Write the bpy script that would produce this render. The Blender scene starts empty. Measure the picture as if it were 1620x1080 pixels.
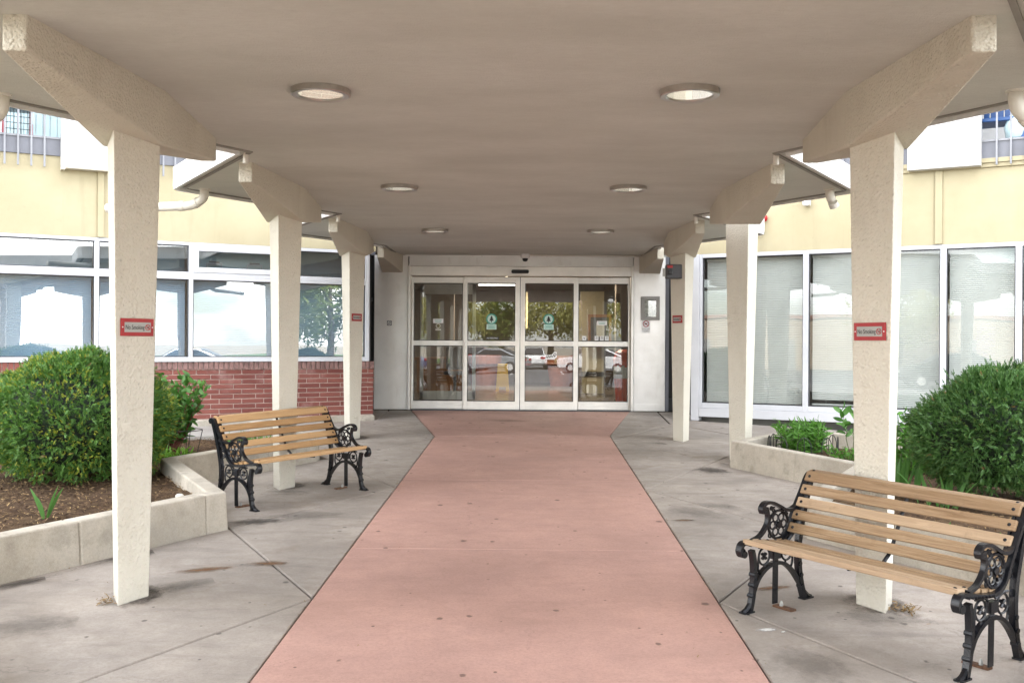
import bpy, bmesh, math, random
import numpy as np
from mathutils import Vector, Matrix, Quaternion

random.seed(7)
rng = np.random.default_rng(7)
S = bpy.context.scene
R = math.radians
PI = math.pi

# ------------------------------------------------------------------ camera
CZ, CEIL = 1.628, 3.048
cam = bpy.data.cameras.new('camera')
co = bpy.data.objects.new('camera', cam)
S.collection.objects.link(co)
co.location = (0, 0, CZ)
YAW = math.atan(26 / 1610)
co.rotation_euler = (Matrix.Rotation(YAW, 3, 'Z') @ Matrix.Rotation(PI / 2, 3, 'X')
                     @ Matrix.Rotation(.006, 3, 'Z')).to_euler()
cam.lens = 36 * 1610 / 1620
cam.sensor_width = 36
cam.shift_y = 3 / 1620
cam.clip_end = 2000
S.camera = co

# ------------------------------------------------------------------ world, sun, exposure
SUN_EL, SUN_AZ = R(49), R(14)          # behind the building, a little to the right
W = bpy.data.worlds.new('World')
S.world = W
W.use_nodes = True
wn, wl = W.node_tree.nodes, W.node_tree.links
wn.clear()
wo = wn.new('ShaderNodeOutputWorld')
wb = wn.new('ShaderNodeBackground')
wb.inputs[1].default_value = .15
sky = wn.new('ShaderNodeTexSky')
sky.sky_type = 'NISHITA'
sky.sun_disc = False
sky.sun_elevation = SUN_EL
sky.sun_rotation = SUN_AZ
sky.dust_density = 1.2
wtc = wn.new('ShaderNodeTexCoord')
wmap = wn.new('ShaderNodeMapping')
wmap.inputs['Scale'].default_value = (1.5, 1.5, 4.5)
wl.new(wtc.outputs['Generated'], wmap.inputs[0])
wno = wn.new('ShaderNodeTexNoise')
wno.inputs['Scale'].default_value = 1.6
wno.inputs['Detail'].default_value = 7
wno.inputs['Roughness'].default_value = .55
wl.new(wmap.outputs[0], wno.inputs[0])
wr = wn.new('ShaderNodeValToRGB')
wr.color_ramp.elements[0].position = .42
wr.color_ramp.elements[1].position = .58
wl.new(wno.outputs['Fac'], wr.inputs[0])
wm = wn.new('ShaderNodeMixRGB')
wl.new(wr.outputs[0], wm.inputs[0])
wl.new(sky.outputs[0], wm.inputs[1])
wm.inputs[2].default_value = (13.5, 13.3, 13.0, 1)
wl.new(wm.outputs[0], wb.inputs[0])
wl.new(wb.outputs[0], wo.inputs[0])

sl = bpy.data.lights.new('sun', 'SUN')
sl.energy = 4.6
sl.angle = R(.5)
sl.color = (1, .95, .87)
so = bpy.data.objects.new('sun', sl)
S.collection.objects.link(so)
sdir = Vector((math.sin(SUN_AZ) * math.cos(SUN_EL), math.cos(SUN_AZ) * math.cos(SUN_EL), math.sin(SUN_EL)))
so.rotation_euler = sdir.to_track_quat('Z', 'Y').to_euler()
so.location = (10, 40, 40)

S.view_settings.view_transform = 'Standard'
S.view_settings.look = 'None'
S.view_settings.gamma = 1
S.view_settings.use_curve_mapping = False
S.view_settings.exposure = 2.12
S.render.engine = 'CYCLES'
S.cycles.max_bounces = 8
S.cycles.diffuse_bounces = 5
S.cycles.glossy_bounces = 4
S.cycles.transparent_max_bounces = 12
S.cycles.caustics_reflective = False
S.cycles.caustics_refractive = False
S.cycles.sample_clamp_indirect = 8
S.cycles.use_denoising = True


def g(y):
    if y < -3.5: return -.1085
    if y < 13.04: return .031 * y
    return min(.404 + (y - 13.04) * .0415, .546)


# ------------------------------------------------------------------ materials
MATS = {}


class NT:
    def __init__(s, name):
        s.m = bpy.data.materials.new(name)
        s.m.use_nodes = True
        s.n, s.l = s.m.node_tree.nodes, s.m.node_tree.links
        s.b = s.n['Principled BSDF']
        s.geo = s.n.new('ShaderNodeNewGeometry')
        s.pos = s.geo.outputs['Position']

    def mapped(s, scale):
        mp = s.n.new('ShaderNodeMapping')
        mp.inputs['Scale'].default_value = scale
        s.l.new(s.pos, mp.inputs[0])
        return mp.outputs[0]

    def noise(s, scale, detail=5, rough=.55, vec=None, dist=0):
        t = s.n.new('ShaderNodeTexNoise')
        t.inputs['Scale'].default_value = scale
        t.inputs['Detail'].default_value = detail
        t.inputs['Roughness'].default_value = rough
        t.inputs['Distortion'].default_value = dist
        s.l.new(vec or s.pos, t.inputs[0])
        return t.outputs['Fac']

    def voro(s, scale, vec=None, feat='F1'):
        t = s.n.new('ShaderNodeTexVoronoi')
        t.feature = feat
        t.inputs['Scale'].default_value = scale
        s.l.new(vec or s.pos, t.inputs[0])
        return t.outputs['Distance'], (t.outputs['Color'] if feat == 'F1' else None)

    def ramp(s, fac, p0, p1, v0=0., v1=1.):
        t = s.n.new('ShaderNodeMapRange')
        t.inputs[1].default_value = p0
        t.inputs[2].default_value = p1
        t.inputs[3].default_value = v0
        t.inputs[4].default_value = v1
        s.l.new(fac, t.inputs[0])
        return t.outputs[0]

    def math(s, op, a, b):
        t = s.n.new('ShaderNodeMath')
        t.operation = op
        for i, v in enumerate((a, b)):
            if isinstance(v, (int, float)): t.inputs[i].default_value = v
            else: s.l.new(v, t.inputs[i])
        return t.outputs[0]

    def mix(s, fac, a, b):
        t = s.n.new('ShaderNodeMixRGB')
        for i, v in enumerate((fac, a, b)):
            if isinstance(v, (int, float)): t.inputs[i].default_value = v
            elif isinstance(v, tuple): t.inputs[i].default_value = (*v, 1)
            else: s.l.new(v, t.inputs[i])
        return t.outputs[0]

    def col(s, c):
        if isinstance(c, tuple): s.b.inputs['Base Color'].default_value = (*c, 1)
        else: s.l.new(c, s.b.inputs['Base Color'])

    def bump(s, h, dist=.005, strength=1.):
        t = s.n.new('ShaderNodeBump')
        t.inputs['Distance'].default_value = dist
        t.inputs['Strength'].default_value = strength
        s.l.new(h, t.inputs['Height'])
        s.l.new(t.outputs[0], s.b.inputs['Normal'])

    def set(s, **k):
        for a, v in k.items():
            s.b.inputs[a.replace('_', ' ')].default_value = v


def mat(name, c, rough=.6, metal=0, var=.12, vscale=3., bump=0, bscale=60., spec=.5):
    if name in MATS: return MATS[name]
    t = NT(name)
    dark = tuple(x * (1 - var) for x in c)
    lite = tuple(min(1, x * (1 + var)) for x in c)
    t.col(t.mix(t.ramp(t.noise(vscale, 6), .35, .65), dark, lite))
    t.set(Roughness=rough, Metallic=metal, Specular_IOR_Level=spec)
    if bump: t.bump(t.noise(bscale, 4), bump)
    MATS[name] = t.m
    return t.m


def stucco(name, c, dist, sc, stain=.25):
    t = NT(name)
    d, _ = t.voro(sc)
    n = t.noise(sc * 1.3, 4, .6)
    h = t.math('ADD', t.math('MULTIPLY', n, 1.2), t.ramp(d, 0, .6, .5, 0))
    big = t.noise(1.1, 6, .6)
    st = t.ramp(t.noise(3., 7, .65, t.mapped((1, 1, .35))), .52, .74)
    base = t.mix(t.ramp(big, .3, .7), tuple(x * .93 for x in c), c)
    cd_, cc_ = t.voro(7.5)
    base = t.mix(t.math('MULTIPLY', t.ramp(t.math('ADD', cd_, t.math('MULTIPLY', t.noise(40, 4), .12)), .10, .13, 1, 0), .5), base, tuple(x * .55 for x in c))
    base = t.mix(t.ramp(t.noise(14, 8, .7, t.mapped((1, 1, .22))), .6, .78, 0, .3), base, tuple(x * y for x, y in zip(c, (.66, .6, .5))))
    base = t.mix(t.math('MULTIPLY', st, stain), base, tuple(x * y for x, y in zip(c, (.62, .58, .5))))
    t.col(base)
    t.set(Roughness=.85, Specular_IOR_Level=.25)
    t.bump(h, dist)
    return t.m


M_column = stucco('stucco_cream', (.73, .695, .60), .009, 46)
M_bracket = stucco('stucco_bracket', (.68, .64, .54), .011, 50)
M_soffit = None
t = NT('soffit_render')
a = t.noise(1.0, 9, .62, t.mapped((.6, 1.2, 1)))
b_ = t.noise(28, 6, .65, t.mapped((.6, 1.6, 1)))
c_ = t.mix(t.ramp(a, .36, .64), (.57, .575, .525), (.68, .685, .635))
c_ = t.mix(t.ramp(b_, .35, .75, 0, .25), c_, (.47, .46, .41))
c_ = t.mix(t.ramp(t.noise(.5, 3), .55, .8, 0, .3), c_, (.63, .63, .55))
t.col(c_); t.set(Roughness=.9, Specular_IOR_Level=.2)
t.bump(t.math('ADD', t.noise(90, 5, .7), t.math('MULTIPLY', b_, .7)), .006)
M_soffit = t.m
M_fascia = mat('fascia_white', (.72, .72, .70), .6, var=.06, vscale=4, bump=.002, bscale=40)


def concrete(name, c, warm, gum=.0, streak=True, stain=.5, blotch=1.):
    t = NT(name)
    n1 = t.noise(1.3, 9, .62)
    n2 = t.noise(9, 8, .65)
    n3 = t.noise(4.5, 8, .6, t.mapped((.35, 1.6, 1)) if streak else None)
    x = t.mix(t.ramp(n1, .36, .64), tuple(v * (1 - .28 * blotch) for v in c), tuple(v * (1 + .12 * blotch) for v in c))
    x = t.mix(t.ramp(n2, .4, .75, 0, .4), x, warm)
    x = t.mix(t.ramp(n3, .53, .70, 0, stain), x, tuple(v * .5 for v in c))
    x = t.mix(t.ramp(t.noise(60, 6, .7), .45, .8, 0, .5), x, tuple(v * .5 for v in c))
    x = t.mix(t.ramp(t.noise(170, 3, .7), .55, .75, 0, .4), x, tuple(min(1, v * 1.5) for v in c))
    x = t.mix(t.ramp(t.noise(26, 8, .75), .60, .70, 0, .38), x, tuple(v * .55 for v in c))
    x = t.mix(t.ramp(t.noise(.7, 6, .65, None, 1.), .55, .7, 0, stain * .7), x, tuple(v * k for v, k in zip(c, (.62, .58, .52))))
    x = t.mix(t.ramp(t.noise(1.9, 5, .6, None, .6), .60, .74, 0, stain * .9), x, tuple(v * k for v, k in zip(c, (.52, .46, .38))))
    if gum:
        for sc, th in ((1.7, .045), (2.9, .07), (4.6, .075), (8, .07)):
            d, cc = t.voro(sc, t.mapped((1, .8, 1)))
            sx = t.n.new('ShaderNodeSeparateColor'); t.l.new(cc, sx.inputs[0])
            on = t.ramp(sx.outputs[0], .42, .47)
            spot = t.ramp(t.math('ADD', d, t.math('MULTIPLY', t.noise(40, 4, .6), .09)), th + .03, th + .06, 1, 0)
            x = t.mix(t.math('MULTIPLY', t.math('MULTIPLY', spot, on), gum), x, tuple(v * .33 for v in c))
        ed, _ = t.voro(.55, None, 'DISTANCE_TO_EDGE')
        wob = t.math('ADD', ed, t.math('MULTIPLY', t.math('SUBTRACT', t.noise(3.5, 6, .7), .5), .16))
        crack = t.math('MULTIPLY', t.ramp(t.math('ABSOLUTE', wob, 0), .0, .0035, 1, 0), t.ramp(t.noise(.6, 2), .52, .6))
        x = t.mix(t.math('MULTIPLY', crack, .5), x, tuple(v * .4 for v in c))
    t.col(x)
    t.l.new(t.ramp(n2, .3, .7, .62, .85), t.b.inputs['Roughness'])
    t.set(Specular_IOR_Level=.35)
    t.bump(t.math('ADD', t.noise(160, 4, .7), t.math('MULTIPLY', n2, .6)), .0025)
    return t.m


M_conc = concrete('concrete_grey', (.39, .345, .305), (.27, .235, .20), .9)
M_pink = concrete('concrete_pink', (.515, .312, .260), (.44, .29, .245), .9, True, .2, .6)
M_planter = concrete('concrete_planter', (.50, .455, .385), (.36, .30, .22), 0, False, .5)
M_drip = mat('drip_strip_grey', (.26, .25, .22), .8)
M_bounce_drive = concrete('drive_bounce_pale', (.24, .235, .225), (.21, .20, .19), .2)  # paler than asphalt, to bounce sunlight up to the soffit
M_joint = mat('joint_dirt', (.085, .068, .05), .95, var=.4, vscale=20)
M_kerbstep = concrete('concrete_ledge', (.42, .40, .37), (.33, .29, .24), 0, True, .3)
M_brickcore = mat('mortar', (.54, .43, .38), .9, var=.1, vscale=30, bump=.003, bscale=120)
t = NT('brick_red')
oi = t.n.new('ShaderNodeObjectInfo')
x = t.mix(oi.outputs['Random'], (.175, .052, .042), (.26, .09, .07))
x = t.mix(t.ramp(t.noise(35, 6, .6), .42, .72, 0, .55), x, (.18, .07, .06))
x = t.mix(t.ramp(t.noise(3, 6, .65), .55, .72, 0, .45), x, (.48, .34, .31))
t.col(x); t.set(Roughness=.8, Specular_IOR_Level=.3); t.bump(t.noise(110, 5, .7), .003)
M_brick = t.m
M_soldier = mat('brick_soldier', (.25, .145, .13), .8, var=.3, vscale=14, bump=.003, bscale=110)
t = NT('yellow_render')
x = t.mix(t.ramp(t.noise(1.1, 7, .6), .35, .68), (.385, .335, .215), (.44, .39, .262))
x = t.mix(t.ramp(t.noise(4, 8, .65, t.mapped((1.6, 1.6, .16))), .55, .78, 0, .4), x, (.27, .235, .15))
x = t.mix(t.ramp(t.noise(9, 8, .7), .64, .72, 0, .25), x, (.26, .23, .16))
t.col(x); t.set(Roughness=.8, Specular_IOR_Level=.3); t.bump(t.noise(90, 5, .7), .002)
M_yellow = t.m
M_alu = mat('window_frame_white', (.55, .56, .59), .38, .0, .05, 3, spec=.5)
M_alu2 = mat('aluminium_door', (.80, .78, .74), .34, .4, .08, 3, spec=.5)
M_doorwall = None
t = NT('entrance_white_panel')
x = t.mix(t.ramp(t.noise(2.2, 6, .6), .35, .68), (.80, .785, .76), (.90, .89, .87))
x = t.mix(t.ramp(t.noise(3.0, 7, .65, t.mapped((3, 3, .5))), .56, .76, 0, .35), x, (.52, .48, .42))
t.col(x); t.set(Roughness=.30, Specular_IOR_Level=.6, Metallic=.25); t.bump(t.noise(1.8, 2), .012)
M_doorwall = t.m
M_darkgrey = mat('slab_edge_grey', (.16, .165, .19), .6, var=.12)
M_rail = mat('railing_grey', (.24, .245, .265), .5, .2, .1)
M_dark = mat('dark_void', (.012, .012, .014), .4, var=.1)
M_dark2 = mat('dark_frame', (.05, .05, .055), .45)
t = NT('white_panel')
x = t.mix(t.ramp(t.noise(1.5, 7, .6), .35, .68), (.50, .50, .495), (.58, .58, .575))
x = t.mix(t.ramp(t.noise(5, 8, .65, t.mapped((1.8, 1.8, .12))), .56, .78, 0, .45), x, (.45, .44, .40))
t.col(x); t.set(Roughness=.55, Specular_IOR_Level=.3); t.bump(t.noise(70, 4), .001)
M_white = t.m
M_blind = mat('blind_slat', (.55, .545, .52), .5, var=.04)
M_blind2 = mat('blind_slat_cool', (.44, .52, .60), .5, var=.04)
M_room_tone = (mat('room_tone_panel', (.10, .135, .15), .8), mat('room_tone_panel_pale', (.20, .30, .32), .8))  # tones standing in for the brightness of the room behind
M_room = mat('room_wall', (.16, .155, .14), .9)
M_pipe = mat('pvc_pipe', (.70, .67, .60), .4, var=.06)
M_iron = None
t = NT('cast_iron_black')
x = t.mix(t.ramp(t.noise(25, 5), .45, .75), (.006, .0065, .009), (.014, .015, .019))
t.col(x); t.set(Roughness=.27, Specular_IOR_Level=.45); t.bump(t.noise(140, 4), .0015)
M_iron = t.m
M_rust = mat('rusty_foot', (.13, .065, .035), .85, var=.4, vscale=40)
M_bronze = mat('bronze_ring', (.50, .47, .43), .28, .95, .15, 8)
M_refl = mat('reflector_bowl', (.78, .74, .64), .18, .55, .05)


def woodmat(name, c0, c1):
    t = NT(name)
    tc = t.n.new('ShaderNodeTexCoord')
    oi = t.n.new('ShaderNodeObjectInfo')
    ad = t.n.new('ShaderNodeVectorMath'); ad.operation = 'ADD'
    sc = t.n.new('ShaderNodeVectorMath'); sc.operation = 'SCALE'
    cx = t.n.new('ShaderNodeCombineXYZ')
    for i in range(3): t.l.new(oi.outputs['Random'], cx.inputs[i])
    t.l.new(cx.outputs[0], sc.inputs[0]); sc.inputs[3].default_value = 17
    t.l.new(tc.outputs['Object'], ad.inputs[0]); t.l.new(sc.outputs[0], ad.inputs[1])
    mp = t.n.new('ShaderNodeMapping'); mp.inputs['Scale'].default_value = (1.2, 22, 22)
    t.l.new(ad.outputs[0], mp.inputs[0])
    gr = t.noise(2.2, 9, .68, mp.outputs[0], 1.2)
    mp2 = t.n.new('ShaderNodeMapping'); mp2.inputs['Scale'].default_value = (3, 120, 120)
    t.l.new(ad.outputs[0], mp2.inputs[0])
    fine = t.noise(1.5, 5, .6, mp2.outputs[0])
    x = t.mix(t.ramp(gr, .33, .68), c0, c1)
    x = t.mix(t.ramp(fine, .52, .75, 0, .5), x, tuple(v * .5 for v in c0))
    x = t.mix(t.ramp(oi.outputs['Random'], .4, 1, 0, .55), x, tuple(v * k for v, k in zip(c1, (1.2, 1.28, 1.45))))
    x = t.mix(t.ramp(oi.outputs['Random'], .4, 0, 0, .45), x, tuple(v * .85 for v in c0))
    x = t.mix(t.ramp(t.noise(9, 6, .7), .58, .72, 0, .35), x, tuple(v * .6 for v in c0))
    t.col(x); t.set(Roughness=.5, Specular_IOR_Level=.4); t.bump(t.math('ADD', gr, fine), .0025)
    return t.m


M_woodA = woodmat('oak_golden', (.31, .17, .07), (.48, .29, .13))
M_woodB = woodmat('oak_weathered', (.21, .125, .06), (.45, .315, .19))


def glassmat(name, base, tint, rough=0., ior=1.5):
    m = bpy.data.materials.new(name)
    m.use_nodes = True
    n, l = m.node_tree.nodes, m.node_tree.links
    n.clear()
    o = n.new('ShaderNodeOutputMaterial')
    tr = n.new('ShaderNodeBsdfTransparent'); tr.inputs[0].default_value = (*tint, 1)
    gl = n.new('ShaderNodeBsdfGlossy'); gl.inputs[0].default_value = (.96, .98, 1, 1); gl.inputs['Roughness'].default_value = rough
    lw = n.new('ShaderNodeLayerWeight'); lw.inputs[0].default_value = .5
    pw = n.new('ShaderNodeMath'); pw.operation = 'POWER'; pw.inputs[1].default_value = 4
    fr = n.new('ShaderNodeMath'); fr.operation = 'MULTIPLY'; fr.inputs[1].default_value = .85
    l.new(lw.outputs['Facing'], pw.inputs[0]); l.new(pw.outputs[0], fr.inputs[0])
    ad = n.new('ShaderNodeMath'); ad.operation = 'ADD'; ad.use_clamp = True; ad.inputs[1].default_value = base
    mx = n.new('ShaderNodeMixShader')
    # faint waviness of real panes
    geo = n.new('ShaderNodeNewGeometry')
    no = n.new('ShaderNodeTexNoise'); no.inputs['Scale'].default_value = 1.4; no.inputs['Detail'].default_value = 1
    bp = n.new('ShaderNodeBump'); bp.inputs['Distance'].default_value = .0016; bp.inputs['Strength'].default_value = .5
    l.new(geo.outputs['Position'], no.inputs[0]); l.new(no.outputs['Fac'], bp.inputs['Height']); l.new(bp.outputs[0], gl.inputs['Normal'])
    l.new(fr.outputs[0], ad.inputs[0]); l.new(ad.outputs[0], mx.inputs[0])
    l.new(tr.outputs[0], mx.inputs[1]); l.new(gl.outputs[0], mx.inputs[2]); l.new(mx.outputs[0], o.inputs[0])
    return m


M_glassL = glassmat('glass_window_left', .25, (.74, .84, .90))
M_glassR = glassmat('glass_window_right', .085, (.90, .94, .93))
M_glassD = glassmat('glass_door', .12, (.74, .77, .76))
M_lens = glassmat('glass_lens', .06, (.95, .95, .93))


def emit(name, c, s):
    m = bpy.data.materials.new(name); m.use_nodes = True
    b = m.node_tree.nodes['Principled BSDF']
    b.inputs['Base Color'].default_value = (*c, 1)
    b.inputs['Emission Color'].default_value = (*c, 1)
    b.inputs['Emission Strength'].default_value = s
    return m


M_lamp = emit('lamp_glow', (.86, .80, .66), .30)
M_bulb = emit('lamp_bulb', (1, .95, .84), .5)
M_lit = emit('lobby_lamp', (1, .86, .62), 9.0)
M_tube = emit('lobby_tube', (1, .95, .85), 3.0)
M_red = mat('sign_red', (.36, .010, .014), .35, var=.1, vscale=20)
M_signgrey = mat('sign_grey', (.36, .36, .34), .4)
M_ink = mat('ink_black', (.02, .02, .02), .5)
M_signwhite = mat('sign_white', (.8, .8, .8), .4, var=.03)
M_soil = None
t = NT('mulch_soil')
x = t.mix(t.ramp(t.noise(22, 8, .7), .35, .68), (.045, .028, .018), (.16, .10, .06))
x = t.mix(t.ramp(t.noise(3, 5), .55, .7, 0, .5), x, (.20, .135, .075))
t.col(x); t.set(Roughness=.95, Specular_IOR_Level=.15); t.bump(t.noise(45, 7, .75), .03)
M_soil = t.m


def chipmat(name, cs):
    t = NT(name)
    x = t.mix(t.geo.outputs['Random Per Island'], cs[0], cs[1])
    t.col(x); t.set(Roughness=.85, Specular_IOR_Level=.2)
    return t.m


M_chip = chipmat('bark_chip', ((.04, .025, .015), (.26, .17, .09)))
M_straw = chipmat('dry_straw', ((.16, .10, .045), (.36, .25, .12)))


def leafmat(name, c0, c1, rough=.5, trans=.25, spec=.4):
    t = NT(name)
    x = t.mix(t.geo.outputs['Random Per Island'], c0, c1)
    x = t.mix(t.ramp(t.noise(6, 3), .4, .65, 0, .35), x, tuple(v * .75 for v in c0))
    t.col(x); t.set(Roughness=rough, Specular_IOR_Level=spec)
    tl = t.n.new('ShaderNodeBsdfTranslucent'); t.l.new(x, tl.inputs[0])
    mx = t.n.new('ShaderNodeMixShader'); mx.inputs[0].default_value = trans
    o = t.n['Material Output']
    t.l.new(t.b.outputs[0], mx.inputs[1]); t.l.new(tl.outputs[0], mx.inputs[2]); t.l.new(mx.outputs[0], o.inputs[0])
    return t.m


M_yew = leafmat('yew_needle', (.05, .14, .025), (.16, .31, .06), .45, .2)
M_yewR = leafmat('yew_needle_dark', (.04, .115, .028), (.125, .245, .06), .45, .2)
M_yewtip = leafmat('yew_tip_yellow', (.26, .32, .035), (.46, .46, .06), .45, .3)
M_yewtip2 = leafmat('yew_tip_green', (.10, .19, .04), (.17, .24, .06), .45, .3)
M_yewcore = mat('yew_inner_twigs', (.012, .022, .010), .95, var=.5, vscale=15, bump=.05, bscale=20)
M_lily = leafmat('lily_leaf', (.07, .20, .025), (.14, .34, .05), .45, .3)
M_iris = leafmat('iris_leaf', (.06, .19, .04), (.15, .32, .08), .45, .3)
M_hosta = leafmat('daylily_leaf', (.10, .26, .02), (.22, .42, .05), .45, .35)
M_peony = leafmat('peony_leaf', (.05, .16, .025), (.12, .28, .05), .4, .25)
M_peonystem = mat('red_stem', (.17, .045, .035), .6, var=.3, vscale=20)
M_stem = mat('green_stem', (.10, .13, .05), .7, var=.3, vscale=20)
M_wire = mat('wire_black', (.02, .02, .02), .5)
M_treeleaf = leafmat('tree_leaf', (.10, .16, .025), (.22, .26, .05), .6, .35)
M_treeleaf2 = leafmat('tree_leaf_yellow', (.33, .33, .08), (.50, .46, .15), .6, .35)
M_bark = mat('bark', (.12, .09, .065), .9, var=.35, vscale=10, bump=.02, bscale=25)
M_asphalt = mat('asphalt', (.12, .12, .122), .9, var=.25, vscale=2, bump=.004, bscale=150)
M_line = mat('paint_white', (.72, .72, .70), .7)
M_grass = mat('lawn', (.07, .12, .03), .95, var=.3, vscale=2, bump=.02, bscale=60)
M_ground = mat('earth', (.24, .21, .16), .95, var=.3, vscale=1)
M_terra = mat('terracotta', (.27, .085, .045), .75, var=.12, vscale=6, bump=.002, bscale=60)
M_plastic_red = mat('bin_red', (.80, .085, .02), .4, var=.08)
M_plastic_yel = mat('sign_yellow', (.70, .45, .03), .4, var=.05)
M_bluechair = mat('blue_plastic', (.012, .07, .23), .4, var=.1)
M_paleblue = mat('pale_blue_plastic', (.50, .66, .70), .4)
M_redmetal = mat('red_metal', (.33, .03, .05), .4)
M_wood_in = mat('lobby_wood', (.30, .13, .045), .5, var=.25, vscale=5)
M_cream_in = mat('lobby_cream', (.62, .53, .33), .8)
M_tile_in = mat('lobby_floor', (.13, .10, .075), .25, var=.3, vscale=3)
M_lobbywall = mat('lobby_wall', (.17, .135, .11), .8)
M_pic = mat('notice_paper', (.72, .72, .66), .6, var=.1, vscale=25)
M_teal = mat('emblem_teal', (.05, .33, .26), .5)
M_palegreen = mat('emblem_pale', (.55, .75, .68), .5)

# ------------------------------------------------------------------ builders
ORG = {}


def org(o): return ORG.get(o.name, Vector((0, 0, 0))) if o else Vector((0, 0, 0))


class MB:
    def __init__(s): s.v, s.f = [], []

    def add(s, vs, fs, M=None):
        k = len(s.v)
        s.v += [(M @ Vector(p)) if M is not None else Vector(p) for p in vs]
        s.f += [tuple(i + k for i in q) for q in fs]
        return s

    def box(s, x0, x1, y0, y1, z0, z1, M=None):
        vs = [(x0, y0, z0), (x1, y0, z0), (x1, y1, z0), (x0, y1, z0), (x0, y0, z1), (x1, y0, z1), (x1, y1, z1), (x0, y1, z1)]
        return s.add(vs, [(0, 3, 2, 1), (4, 5, 6, 7), (0, 1, 5, 4), (1, 2, 6, 5), (2, 3, 7, 6), (3, 0, 4, 7)], M)

    def prism(s, poly, z0, z1, M=None):
        n = len(poly)
        f0 = z0 if callable(z0) else (lambda x, y: z0)
        f1 = z1 if callable(z1) else (lambda x, y: z1)
        vs = [(p[0], p[1], f0(*p)) for p in poly] + [(p[0], p[1], f1(*p)) for p in poly]
        fs = [tuple(range(n - 1, -1, -1)), tuple(range(n, 2 * n))] + [(i, (i + 1) % n, n + (i + 1) % n, n + i) for i in range(n)]
        return s.add(vs, fs, M)

    def tube(s, pts, r, n=8, M=None, cap=True, flat=None):
        pts = [Vector(p) for p in pts]
        k = len(pts)
        rs = r if isinstance(r, (list, tuple)) else [r] * k
        vs, fs = [], []
        up = None
        for i, p in enumerate(pts):
            d = (pts[min(i + 1, k - 1)] - pts[max(i - 1, 0)]).normalized()
            if up is None:
                up = Vector((0, 0, 1)) if abs(d.z) < .9 else Vector((1, 0, 0))
            a = d.cross(up).normalized(); b = a.cross(d).normalized(); up = b
            for j in range(n):
                t_ = 2 * PI * j / n
                vs.append(p + a * math.cos(t_) * rs[i] + b * math.sin(t_) * rs[i] * (flat or 1))
        for i in range(k - 1):
            for j in range(n):
                fs.append((i * n + j, i * n + (j + 1) % n, (i + 1) * n + (j + 1) % n, (i + 1) * n + j))
        if cap:
            fs += [tuple(range(n - 1, -1, -1)), tuple(range((k - 1) * n, k * n))]
        return s.add(vs, fs, M)

    def lathe(s, prof, n=24, M=None, closed=False):
        vs, fs = [], []
        k = len(prof)
        for r, z in prof:
            for j in range(n):
                vs.append((r * math.cos(2 * PI * j / n), r * math.sin(2 * PI * j / n), z))
        for i in range(k - 1 + (1 if closed else 0)):
            i2 = (i + 1) % k
            for j in range(n):
                fs.append((i * n + j, i * n + (j + 1) % n, i2 * n + (j + 1) % n, i2 * n + j))
        if not closed:
            if prof[0][0] > 1e-5: fs.append(tuple(range(n - 1, -1, -1)))
            if prof[-1][0] > 1e-5: fs.append(tuple(range((k - 1) * n, k * n)))
        return s.add(vs, fs, M)

    def build(s, name, m, parent=None, smooth=False, bevel=0, seg=2, recalc=True, at=None):
        o3 = Vector(at) if at else org(parent)
        bm = bmesh.new()
        bv = [bm.verts.new(p - o3) for p in s.v]
        for q in s.f:
            try: bm.faces.new([bv[i] for i in q])
            except ValueError: pass
        if recalc: bmesh.ops.recalc_face_normals(bm, faces=bm.faces)
        if bevel:
            es = [e for e in bm.edges if len(e.link_faces) == 2 and e.calc_face_angle(0) > .5]
            bmesh.ops.bevel(bm, geom=es, offset=bevel, segments=seg, profile=.5, affect='EDGES', clamp_overlap=True)
        me = bpy.data.meshes.new(name)
        bm.to_mesh(me); bm.free()
        if smooth:
            me.polygons.foreach_set('use_smooth', [True] * len(me.polygons))
        me.materials.append(m)
        o = bpy.data.objects.new(name, me)
        S.collection.objects.link(o)
        ORG[o.name] = o3
        if parent:
            o.parent = parent
            o.location = o3 - org(parent)
        else:
            o.location = o3
        return o


def meta(o, label=None, cat=None, group=None, kind=None):
    if label: o['label'] = label
    if cat: o['category'] = cat
    if group: o['group'] = group
    if kind: o['kind'] = kind
    return o


def thing(name, label, cat, loc=(0, 0, 0), group=None, rz=0):
    o = bpy.data.objects.new(name, None)
    o.empty_display_size = .2
    S.collection.objects.link(o)
    o.location = loc
    o.rotation_euler = (0, 0, rz)
    ORG[o.name] = Vector(loc) if not rz else Vector((0, 0, 0))
    return meta(o, label, cat, group)


def link_copy(o, parent=None):
    c = o.copy()
    S.collection.objects.link(c)
    ORG[c.name] = org(o)
    if parent is not None:
        c.parent = parent
    return c


def copy_tree(o, parent=None):
    c = link_copy(o, parent)
    for ch in list(o.children): copy_tree(ch, c)
    return c


def text_mesh(name, body, size, m, parent, M, extrude=.0006, align='CENTER', xscale=1.):
    cu = bpy.data.curves.new(name, 'FONT')
    cu.body = body; cu.size = size; cu.extrude = extrude
    cu.align_x = align; cu.align_y = 'CENTER'; cu.resolution_u = 3
    o = bpy.data.objects.new(name, cu)
    S.collection.objects.link(o)
    dg = bpy.context.evaluated_depsgraph_get()
    me = bpy.data.meshes.new_from_object(o.evaluated_get(dg))
    bpy.data.objects.remove(o); bpy.data.curves.remove(cu)
    me.name = name
    me.transform(Matrix.Translation(-org(parent)) @ M @ Matrix.Diagonal((xscale, 1, 1, 1)))
    me.materials.clear(); me.materials.append(m)
    o = bpy.data.objects.new(name, me)
    S.collection.objects.link(o)
    o.parent = parent
    ORG[o.name] = org(parent)
    return o


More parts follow.
